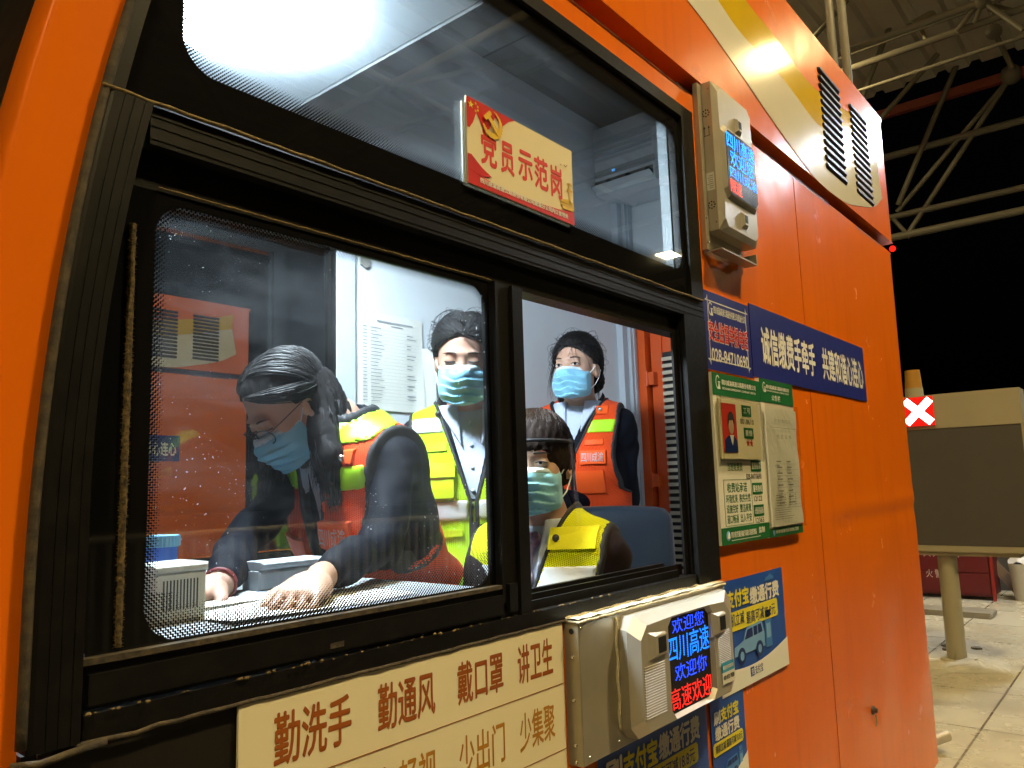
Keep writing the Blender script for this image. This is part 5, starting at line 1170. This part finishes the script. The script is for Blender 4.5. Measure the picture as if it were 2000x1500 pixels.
def slerp(a, b, t):
    w = math.acos(max(-1, min(1, float(a @ b)))); return a if w < 1e-4 else (math.sin((1 - t) * w) * a + math.sin(t * w) * b) / math.sin(w)
HC, HR = np.array([0, -.014, .030]), np.array([.080, .098, .089])
def hair_shell(cut, grow=0., extra=None, amp=.0016):
    def fn(q):
        d = smin(ell(q, HC, HR + grow), ell(q, (0, -.035, -.005), (.076 + grow, .078 + grow, .090)), .03)
        az = np.arctan2(q[..., 0], q[..., 1] + .2); d = d - amp * np.sin(az * 190 + 8 * np.sin(q[..., 2] * 60)) - .6 * amp * np.sin(az * 95 + q[..., 2] * 90)
        d = smax(d, cut(q), .006)
        if extra: d = smin(d, extra(q), .012)
        return d
    return fn
def hairline(x, zc): return zc - 8.5 * x * x
def face_open(q, zc, ys=.016):
    """positive where the hair is cut away from the face"""
    return smin(q[..., 1] - ys, hairline(q[..., 0], zc) - q[..., 2], .012)
def hairline_dir(x, zc):
    a, c = x / HR[0], (-.006 * rng.random() ** 2 + hairline(x, zc) + .003 - HC[2]) / HR[2]; return (a, math.sqrt(max(.01, 1 - a * a - c * c)), c)
def strand(mb, pts, r, taper=True):
    k = len(pts); mb.path(pts, r, 3, [1 - .75 * (i / (k - 1)) ** 2 for i in range(k)] if taper else None)
def hair_strands(hw, pairs, n=9, r=.0011, lift=.008, jit=.012, droop=None):
    mb = MB()
    for a, b in pairs:
        a, b = nrm(a), nrm(b + rng.normal(size=3) * jit); k = 1.02 + lift / .08 * rng.random(); wv = rng.normal() * .010
        P = []
        for t in np.linspace(0, 1, n):
            d = slerp(a, b, t); P.append(hw(HC + HR * d * (1.0 + (k - 1) * math.sin(math.pi * t) + wv * math.sin(5 * t))))
        if droop: P += droop(P, a)
        strand(mb, P, r)
    return mb
# ------------------------------------------------------------------ the four women
def stand(p, w=.09, rx=(1, 0), fz=FL):
    rx = np.array([*nrm([*rx, 0])[:2], 0]); p = np.array(p, float)
    return [((p + rx * w * sg)[0], (p + rx * w * sg)[1], -.70) for sg in (1, -1)], [((p + rx * w * sg)[0], (p + rx * w * sg)[1], fz + .075) for sg in (1, -1)]
def legs_of(p, rx): k, a = stand(p, .09, rx); return [(k[0], a[0]), (k[1], a[1])]
def sdf_part(part, name, fn, m, pts, h, pad=.03, parent=None): return part(name, fn, m, pts, h, pad, parent)
def head_box(hw): return [hw((sx, sy, sz)) for sx in (-.10, .10) for sy in (-.13, .10) for sz in (-.12, .13)]

# --- A: bending over the counter, long black hair, glasses, orange vest
def hair_long(root, hw, HL, hs, part, D):
    cut = lambda q: np.minimum(-ell(q, (.0, .118, -.058), (.063, .088, .112)), 9) * -1 * -1
    cutf = lambda q: -ell(q, (.0, .118, -.060), (.064, .088, .112))
    earcut = lambda q: -ell(q, (-.085, .018, -.03), (.03, .028, .04))
    dn = np.array([0, 0, -1.])
    tips = []
    def locks(P):
        d = None
        for a, l, r0, r1, sw in LK:
            b = a + dn * l + sw; x = rc(P, a, a + (b - a) * .5 + sw * .3, r0, r0 * .9); x = smin(x, rc(P, a + (b - a) * .5 + sw * .3, b, r0 * .9, r1), .02); d = x if d is None else smin(d, x, .02)
        az = P[..., 0] * 1.0 + P[..., 1] * .6; return d - .003 * np.sin(az * 420 + 3 * np.sin(P[..., 2] * 22)) - .002 * np.sin(az * 210 + P[..., 2] * 15)
    LK = [(hw((-.050, -.052, -.04)), .17, .034, .012, np.array([-.015, -.02, 0])), (hw((-.02, -.075, -.045)), .15, .036, .014, np.array([-.02, -.03, 0])), (hw((.03, -.072, -.04)), .14, .034, .014, np.array([-.03, -.02, 0])),
          (hw((-.02, -.088, -.02)), .13, .034, .016, np.array([.030, -.030, 0])), (hw((.01, -.092, -.03)), .10, .03, .014, np.array([.040, -.020, 0])), (hw((.070, -.01, -.03)), .14, .026, .008, np.array([-.01, .0, 0])), (hw((.074, .030, -.02)), .15, .018, .006, np.array([-.008, -.004, 0])), (hw((-.066, -.034, -.045)), .20, .024, .008, np.array([-.01, -.045, 0]))]
    base = hair_shell(lambda q: np.maximum(face_open(q, .076, .02), -ell(q, (-.088, .030, -.030), (.040, .040, .046))), .0)
    def fn(P): return smin(base(HL(P)) * hs, locks(P), .025)
    pts = head_box(hw) + [hw((-.05, -.06, -.02)) + dn * .26, hw((.07, .03, -.02)) + dn * .26]
    ho = part('hair', fn, 'hair_base', pts, .0052, .04)
    mb = MB()
    pairs = []
    for k in range(1500):
        ph = math.radians(50 + 85 * rng.random()); sg = -1 if rng.random() < .62 else 1
        a = (.10 + .03 * rng.normal(), math.cos(ph + .12), math.sin(ph + .12)); b = (sg * .72, -.62 + .25 * rng.random(), -.38) if sg < 0 else (.9, .1 - .4 * rng.random(), -.35); 
        if sg < 0 and k % 2: a = hairline_dir(-.073 * rng.random(), .076)
        pairs.append((a, b))
    def droop(P, a):
        p = P[-1]; out = []; L = .05 + .12 * rng.random(); sw = rng.normal(size=3) * .012 + np.array([-.012, -.01, 0]); n = 7
        v = nrm(P[-1] - P[-2])
        for i in range(1, n + 1):
            v = nrm(v * .55 + dn * .45); p = p + v * L / n + sw * .25 * math.sin(i); out.append(p)
        return out
    hair_strands(hw, pairs, 9, .0011, .010, .05, droop).build('hair_strands', 'hair_black', ho, True)
    mb = MB()
    for k in range(700):
        i = rng.integers(len(LK)); a, l, r0, r1, sw = LK[i]; th = rng.random() * 6.28; rr = r0 * (.92 + .25 * rng.random()); o_ = np.array([math.cos(th), math.sin(th), 0]); w2 = rng.normal(size=3) * .006
        P = [a + o_ * rr * (1 - .55 * t * t) + dn * l * t * (.9 + .25 * rng.random() * 0 + .1) + sw * t + w2 * math.sin(4 * t) for t in np.linspace(0, 1.08, 10)]; strand(mb, P, .0010)
    mb.build('hair_strands', 'hair_black', ho, True)
def extra_A(root, hw, tw, part, HL, TL, torso, s):
    g = MB(); zc, yc = -.010, .107
    for sx in (-1, 1):
        ring = [hw((sx * .031 + .0235 * math.cos(a), yc - .010 * (math.cos(a) * sx * .5 + .5) ** 2 + .003 * math.sin(a), zc + .0205 * math.sin(a))) for a in np.linspace(0, 2 * math.pi, 29)]
        g.path(ring, .0014, 6); g.path([hw((sx * .054, yc - .011, zc + .008)), hw((sx * .070, .06, zc + .012)), hw((sx * .0775, .0, zc + .014)), hw((sx * .079, -.02, zc + .006))], .0012, 5)
    g.path([hw((-.0085, yc + .001, zc + .004)), hw((0, yc + .003, zc + .007)), hw((.0085, yc + .001, zc + .004))], .0013, 5)
    go = g.build('glasses', 'lash', root, True)
    m = MB()
    for sx in (-1, 1):
        ring = [hw((sx * .031 + .0228 * math.cos(a), yc - .010 * (math.cos(a) * sx * .5 + .5) ** 2 + .003 * math.sin(a), zc + .0198 * math.sin(a))) for a in np.linspace(0, 2 * math.pi, 24, endpoint=False)]
        m.add([hw((sx * .031, yc - .003, zc))] + ring, [(0, 1 + i, 1 + (i + 1) % 24) for i in range(24)])
    m.build('lenses', 'plastic', go, True)
    w = np.array(PERSON_A['arms'][0][1]); e = np.array(PERSON_A['arms'][0][0]); d = nrm(w - e); a = nrm(np.cross(d, (0, 0, 1))); b = np.cross(d, a); c = w + d * .002
    MB().path([c + (a * math.cos(t) + b * math.sin(t)) * .0275 for t in np.linspace(0, 2 * math.pi, 22)], .0032, 6).build('bracelet', mat('red_black_bracelet', (.16, .01, .012), .5), root, True)
cdA = nrm([-.72, -.69, 0]); IL = nrm([-.64, .77, 0])
def yawed(cd, deg): v = cd * math.cos(math.radians(deg)) + IL * math.sin(math.radians(deg)); return v
def pitched(v, deg): v = nrm([v[0], v[1], 0]) * math.cos(math.radians(deg)); return np.array([v[0], v[1], -math.sin(math.radians(deg))])
nA, oA = PT(666, 842, 1.70), PT(785, 1195, 1.83)
fA = yawed(cdA, 42)
PERSON_A = dict(label='woman bending over the counter with long black hair, glasses, face mask and orange vest', group=None, up=nA - oA, face=fA, neck=nA, head=PT(560, 790, 1.64), hface=pitched(yawed(cdA, 46), 44),
    hs=.93, s=.96, arms=[(PT(468, 1062, 1.60), PT(428, 1142, 1.30)), (PT(745, 1062, 1.50), PT(624, 1130, 1.24))], legs=legs_of(oA, (fA[1], -fA[0])),
    hands=[(nrm(PT(330, 1175, 1.2) - PT(420, 1142, 1.3)), (0, 0, -1), 1, (.2, .25, .3, .4)), (nrm(PT(572, 1178, 1.13) - PT(624, 1130, 1.24)), (0, .1, -1), -1, (.45, .5, .55, .6))], hands_fine=True,
    shirt_v=.2, jacket_v=.30, lapel=.040, vest_v=.24, vest_w=.040, vest_gap=.009, hem=-.06, flare=1.3, aw=.160, fold=.0058, sleeve=.009, arm=.86, zt=.54, nck=.055, vest='vest_orange', solid='solid_orange', eyes=.12,
    bands=[(.500, .545, 'lime_band'), (.412, .462, 'lime_band'), (.04, .095, 'lime_band')],
    patches=[('badge', -.116, -.026, .295, .352, 'solid_orange', .008), ('name_strip', -.100, -.040, .372, .392, 'solid_orange', .004), ('pocket_edge', -.120, -.026, .255, .268, 'solid_orange', .004), ('pocket', .035, .120, .10, .26, 'solid_orange', .006), ('pocket_flap', .032, .124, .245, .305, 'solid_orange', .010), ('vest_epaulette', -.125, -.07, .470, .492, 'solid_orange', .005), ('lime_tab', -.060, -.042, .165, .245, 'lime_band', .005)],
    texts=[('四川成渝', -.032, -.110, .304, .343, 'badge_grey')], snaps=[(-.10, .481, 'snap_metal')], hair=hair_long, extra=extra_A)
build_person(PERSON_A)

# --- B: standing, looking down, dark hair tied back, yellow vest
def hair_tied(part_line, wisps):
    def f(root, hw, HL, hs, part, D):
        cutf = lambda q: np.maximum(-ell(q, (0, .118, -.060), (.0635, .088, .106)), -9)
        low = lambda q: np.where(q[..., 2] < -.055, .03, -1) + 0 * q[..., 0]
        base = hair_shell(lambda q: np.maximum(face_open(q, D.get('zc', .069)), np.interp(q[..., 1], [-.085, -.005], [-.085, D.get('ear', .0)]) - q[..., 2]), D.get('hgrow', .004) - .004)
        bun = D.get('bun')
        def fn(P):
            q = HL(P); d = base(q)
            if bun: d = smin(d, ell(q, bun[0], bun[1]) - .0014 * np.sin(q[..., 2] * 420 + q[..., 0] * 200), .01)
            return d * hs
        ho = part('hair', fn, 'hair_base', head_box(hw), .0045, .03)
        pairs = []
        for k in range(1500):
            if part_line:
                if k % 3 == 0: ph = math.radians(58 + 60 * rng.random()); sg = rng.choice([-1, 1]); pairs.append(((.03 * rng.normal(), math.cos(ph), math.sin(ph)), (sg * (.65 + .15 * rng.random()), -.55 - .4 * rng.random(), -.25 + .3 * rng.random())))
                else:
                    ps = rng.uniform(-.073, .073); pairs.append((hairline_dir(ps, D.get('zc', .069)), (math.copysign(.5, ps) + .1 * rng.normal(), -.80, -.02 + .10 * rng.normal())))
            else:
                ps = rng.uniform(-.074, .074); pairs.append((hairline_dir(ps, D.get('zc', .069)), (.1 * rng.normal(), -.95, -.08 + .10 * rng.normal())))
        hair_strands(hw, pairs, 10, .0011, .010, .05).build('hair_strands', 'hair_black', ho, True)
        fly = []
        for k in range(110):
            a, b = pairs[rng.integers(len(pairs))]; fly.append((a, nrm(b) + rng.normal(size=3) * .25))
        hair_strands(hw, fly, 10, .0006, .028, .1).build('flyaway_hair', 'hair_black', ho, True)
        for (p0, p1, p2, n) in wisps:
            mb = MB()
            for k in range(n):
                j = rng.normal(size=3) * .006; a, b, c = [np.array(p) + j * (i + .4) * .8 for i, p in enumerate((p0, p1, p2))]
                strand(mb, [hw((1 - t) ** 2 * a + 2 * t * (1 - t) * b + t * t * c) for t in np.linspace(0, 1, 9)], .0007)
            mb.build('hair_wisps', 'hair_black', ho, True)
    return f
nB = PT(917, 806, 2.1); cdB = nrm([-.74, -.67, 0])
oB = nB - np.array([0, 0, .48])
PERSON_B = dict(label='woman standing with lowered eyes, dark centre parted hair, face mask and yellow green vest', up=(.02, .03, 1), face=yawed(cdB, -2), neck=nB, head=PT(906, 697, 2.02), hface=pitched(yawed(cdB, 3), 17), hup=(.03, -.02, 1), hs=.95, s=.97,
    arms=[(PT(803, 985, 2.14), PT(838, 1130, 2.02)), (PT(1078, 985, 2.06), PT(1045, 1130, 1.95))], legs=legs_of(oB, (.67, -.74)),
    shirt_v=.2, jacket_v=.24, lapel=.068, buttons=True, vest_v=.25, vest_w=.078, vest_gap=.004, aw=.165, hem=-.04, vest='vest_yellow', solid='solid_yellow', eyes=.1,
    bands=[(.435, .478, 'silver_band'), (.205, .255, 'silver_band'), (.03, .08, 'silver_band')],
    patches=[('name_strip', .066, .116, .385, .408, 'solid_yellow', .004), ('pocket', .050, .122, .262, .345, 'solid_yellow', .012), ('pocket_flap', .046, .124, .315, .352, 'solid_yellow', .017), ('pocket_edge', .03, .12, .165, .183, 'solid_yellow', .005), ('vest_zip', -.008, .008, .02, .20, 'piping', .003)],
    snaps=[(.086, .487, 'snap')], hair=hair_tied(True, [((.01, .08, .085), (-.03, .10, .06), (-.055, .085, .025), 7), ((.0, .07, .10), (.0, .06, .125), (.03, .03, .115), 12)]), hgrow=.008, bun=((0, -.115, .02), (.05, .035, .045)))
build_person(PERSON_B)

# --- C: at the back, looking out, tied hair with loose wisps, orange vest over navy jacket
nC = PT(1133, 795, 2.78); cdC = nrm([-.82, -.57, 0]); oC = nC - np.array([0, 0, .48])
PERSON_C = dict(label='woman at the back with tied hair, folded arms and orange vest over navy jacket', up=(0, 0, 1), face=yawed(cdC, 14), neck=nC, head=PT(1126, 716, 2.72), hface=pitched(yawed(cdC, 24), 2), hs=.98, s=.97,
    arms=[(PT(1035, 985, 2.75), PT(1055, 1015, 2.60)), (PT(1222, 972, 2.74), PT(1092, 982, 2.58))], legs=legs_of(oC, (.57, -.82)),
    shirt_v=.38, jacket_v=.37, lapel=.055, vest_v=.315, vest_w=.085, vest_gap=.003, hem=-.04, vest='vest_orange', solid='solid_orange', eyes=.42, gaze=-.002,
    bands=[(.395, .442, 'lime_band'), (.02, .07, 'lime_band')],
    patches=[('vest_epaulette', -.120, -.080, .462, .492, 'solid_orange', .004), ('badge', -.118, -.030, .285, .332, 'solid_orange', .008), ('name_strip', -.108, -.045, .352, .370, 'solid_orange', .004), ('clear_pocket', -.108, -.012, .185, .262, 'solid_orange', .004)],
    texts=[('四川成渝', -.036, -.112, .292, .325, 'badge_grey')], snaps=[(-.094, .478, 'snap_metal')],
    hair=hair_tied(False, [((.070, .03, .01), (.10, .035, -.05), (.085, .03, -.11), 9), ((.068, .0, .05), (.10, .01, .02), (.092, .04, -.05), 9), ((-.05, -.07, -.06), (-.055, -.06, -.09), (-.052, -.05, -.125), 14)]), hgrow=.009, bun=((-.02, -.10, -.045), (.045, .035, .05)), zc=.066)
build_person(PERSON_C)

# --- D: seated at the open window, fringe, face shield, lemon vest
def hair_fringe(root, hw, HL, hs, part, D):
    base = hair_shell(lambda q: np.maximum(-ell(q, (0, .122, -.075), (.066, .086, .108)), np.maximum(-.050 - q[..., 2] - .3 * np.clip(-q[..., 1], 0, 1), -1)), .006)
    ho = part('hair', lambda P: base(HL(P)) * hs, 'hair_base_brown', head_box(hw), .0045, .03)
    pairs = []
    for k in range(1000):
        ps = math.radians(rng.uniform(-120, 120)); c = math.cos(ps); zt = .33 if c > .25 else (-.35 if c > -.2 else -.5)
        pairs.append(((.2 * rng.normal(), -.25 + .2 * rng.normal(), 1.), (math.sin(ps), c, zt + .1 * rng.normal())))
    hair_strands(hw, pairs, 10, .0011, .005, .03).build('hair_strands', 'hair_brown', ho, True)
def extra_D(root, hw, tw, part, HL, TL, torso, s):
    m = MB(); n = 40
    P = [hw((.0875 * math.sin(a), -.008 + .106 * math.cos(a), .052 - .020 * math.cos(a) * 0 - .012 * (1 - math.cos(a)))) for a in np.linspace(-math.pi, math.pi, n)]
    m.path(P, .0042, 6); sh_ = m.build('face_shield', 'piping', root, True)
    m = MB(); m.grid(lambda a, z: hw(((.092 + .012 * z) * math.sin(a), -.004 + (.108 + .035 * z) * math.cos(a), .050 - .21 * z)), np.linspace(-1.45, 1.45, 26), np.linspace(0, 1, 8)); m.build('visor', 'plastic', sh_, True)
    def scarf(P):
        q = TL(P); d = smin(rc(q, (-.02, .098, .47), (.02, .098, .47), .016, .015), rc(q, (.0, .100, .462), (.012, .112, .38), .018, .024), .02); return d - .004 * np.sin(q[..., 0] * 150 + q[..., 2] * 60)
    part('neck_scarf', scarf, mat('violet_scarf', (.20, .09, .16), .5, grunge=.6, gscale=28, gcol=(.55, .45, .55)), [tw((.05, .15, .50)), tw((-.05, .08, .34))], .0045, .03)
nD = PT(1062, 1022, 1.80); cdD = nrm([-.80, -.60, 0]); oD = nD - np.array([.0, .0, .48])
PERSON_D = dict(label='seated woman behind a clear face shield with brown fringe, mask and lemon vest', up=(-.03, -.01, 1), face=yawed(cdD, 22), neck=nD, head=PT(1047, 900, 1.74), hface=pitched(yawed(cdD, 12), 5), hs=.95, s=.97,
    arms=[(PT(925, 1225, 1.66), PT(985, 1290, 1.52)), (PT(1192, 1235, 1.74), PT(1085, 1290, 1.55))],
    legs=[((oD[0] - .40, oD[1] + .12, oD[2] - .06), (oD[0] - .40, oD[1] + .12, FL + .075)), ((oD[0] - .40, oD[1] - .03, oD[2] - .06), (oD[0] - .42, oD[1] - .03, FL + .075))],
    shirt='shirt', jacket='plum', shirt_v=.25, jacket_v=.28, lapel=.055, aw=.170, vest_v=.32, vest_w=.062, vest_gap=.004, hem=-.03, vest='vest_lemon', solid='solid_lemon', eyes=.3, fold=.0042,
    bands=[(.352, .415, 'silver_band'), (.16, .21, 'silver_band')],
    patches=[('vest_epaulette', -.155, -.055, .452, .498, 'solid_lemon', .007)], snaps=[(-.070, .476, 'snap')], hair=hair_fringe, extra=extra_D)
build_person(PERSON_D)
# ================================================================== the identical booth on the next island
def copy_tree(o, parent=None, off=None, keep=None):
    c = o.copy(); COL.objects.link(c); c.parent = parent
    if parent is None: c.location = (o.location[0], o.location[1] + off, o.location[2])
    for ch in list(o.children):
        if keep is None or ch.name.split('.')[0] in keep: copy_tree(ch, c)
    return c
OUT = {'side_panel', 'fascia', 'roof', 'belt_groove', 'belt_ledge', 'header_strip', 'lower_panel', 'lower_black_panel', 'white_stripe', 'yellow_stripe', 'ventilation_louvre', 'front_pillar', 'window_frame', 'sliding_sash', 'pane', 'upper_pane', 'outer_back_panel', 'back_wall', 'floor', 'windscreen', 'rear_pillar', 'low_ceiling', 'partition', 'panel_backing'}
roots = {o.name: o for o in bpy.data.objects if o.parent is None}
c = copy_tree(roots['toll_booth'], None, 5.36, OUT); c['label'] = 'unlit orange toll booth on the next island, seen through the far window'
c = copy_tree(roots['slogan_banner'], None, 5.36); c['label'] = 'blue slogan banner on the far booth, seen through the window glass'
for o in bpy.data.objects:
    if o.parent is None and o.type != 'CAMERA': o.location = (o.location[0], o.location[1], o.location[2] + ZUP)
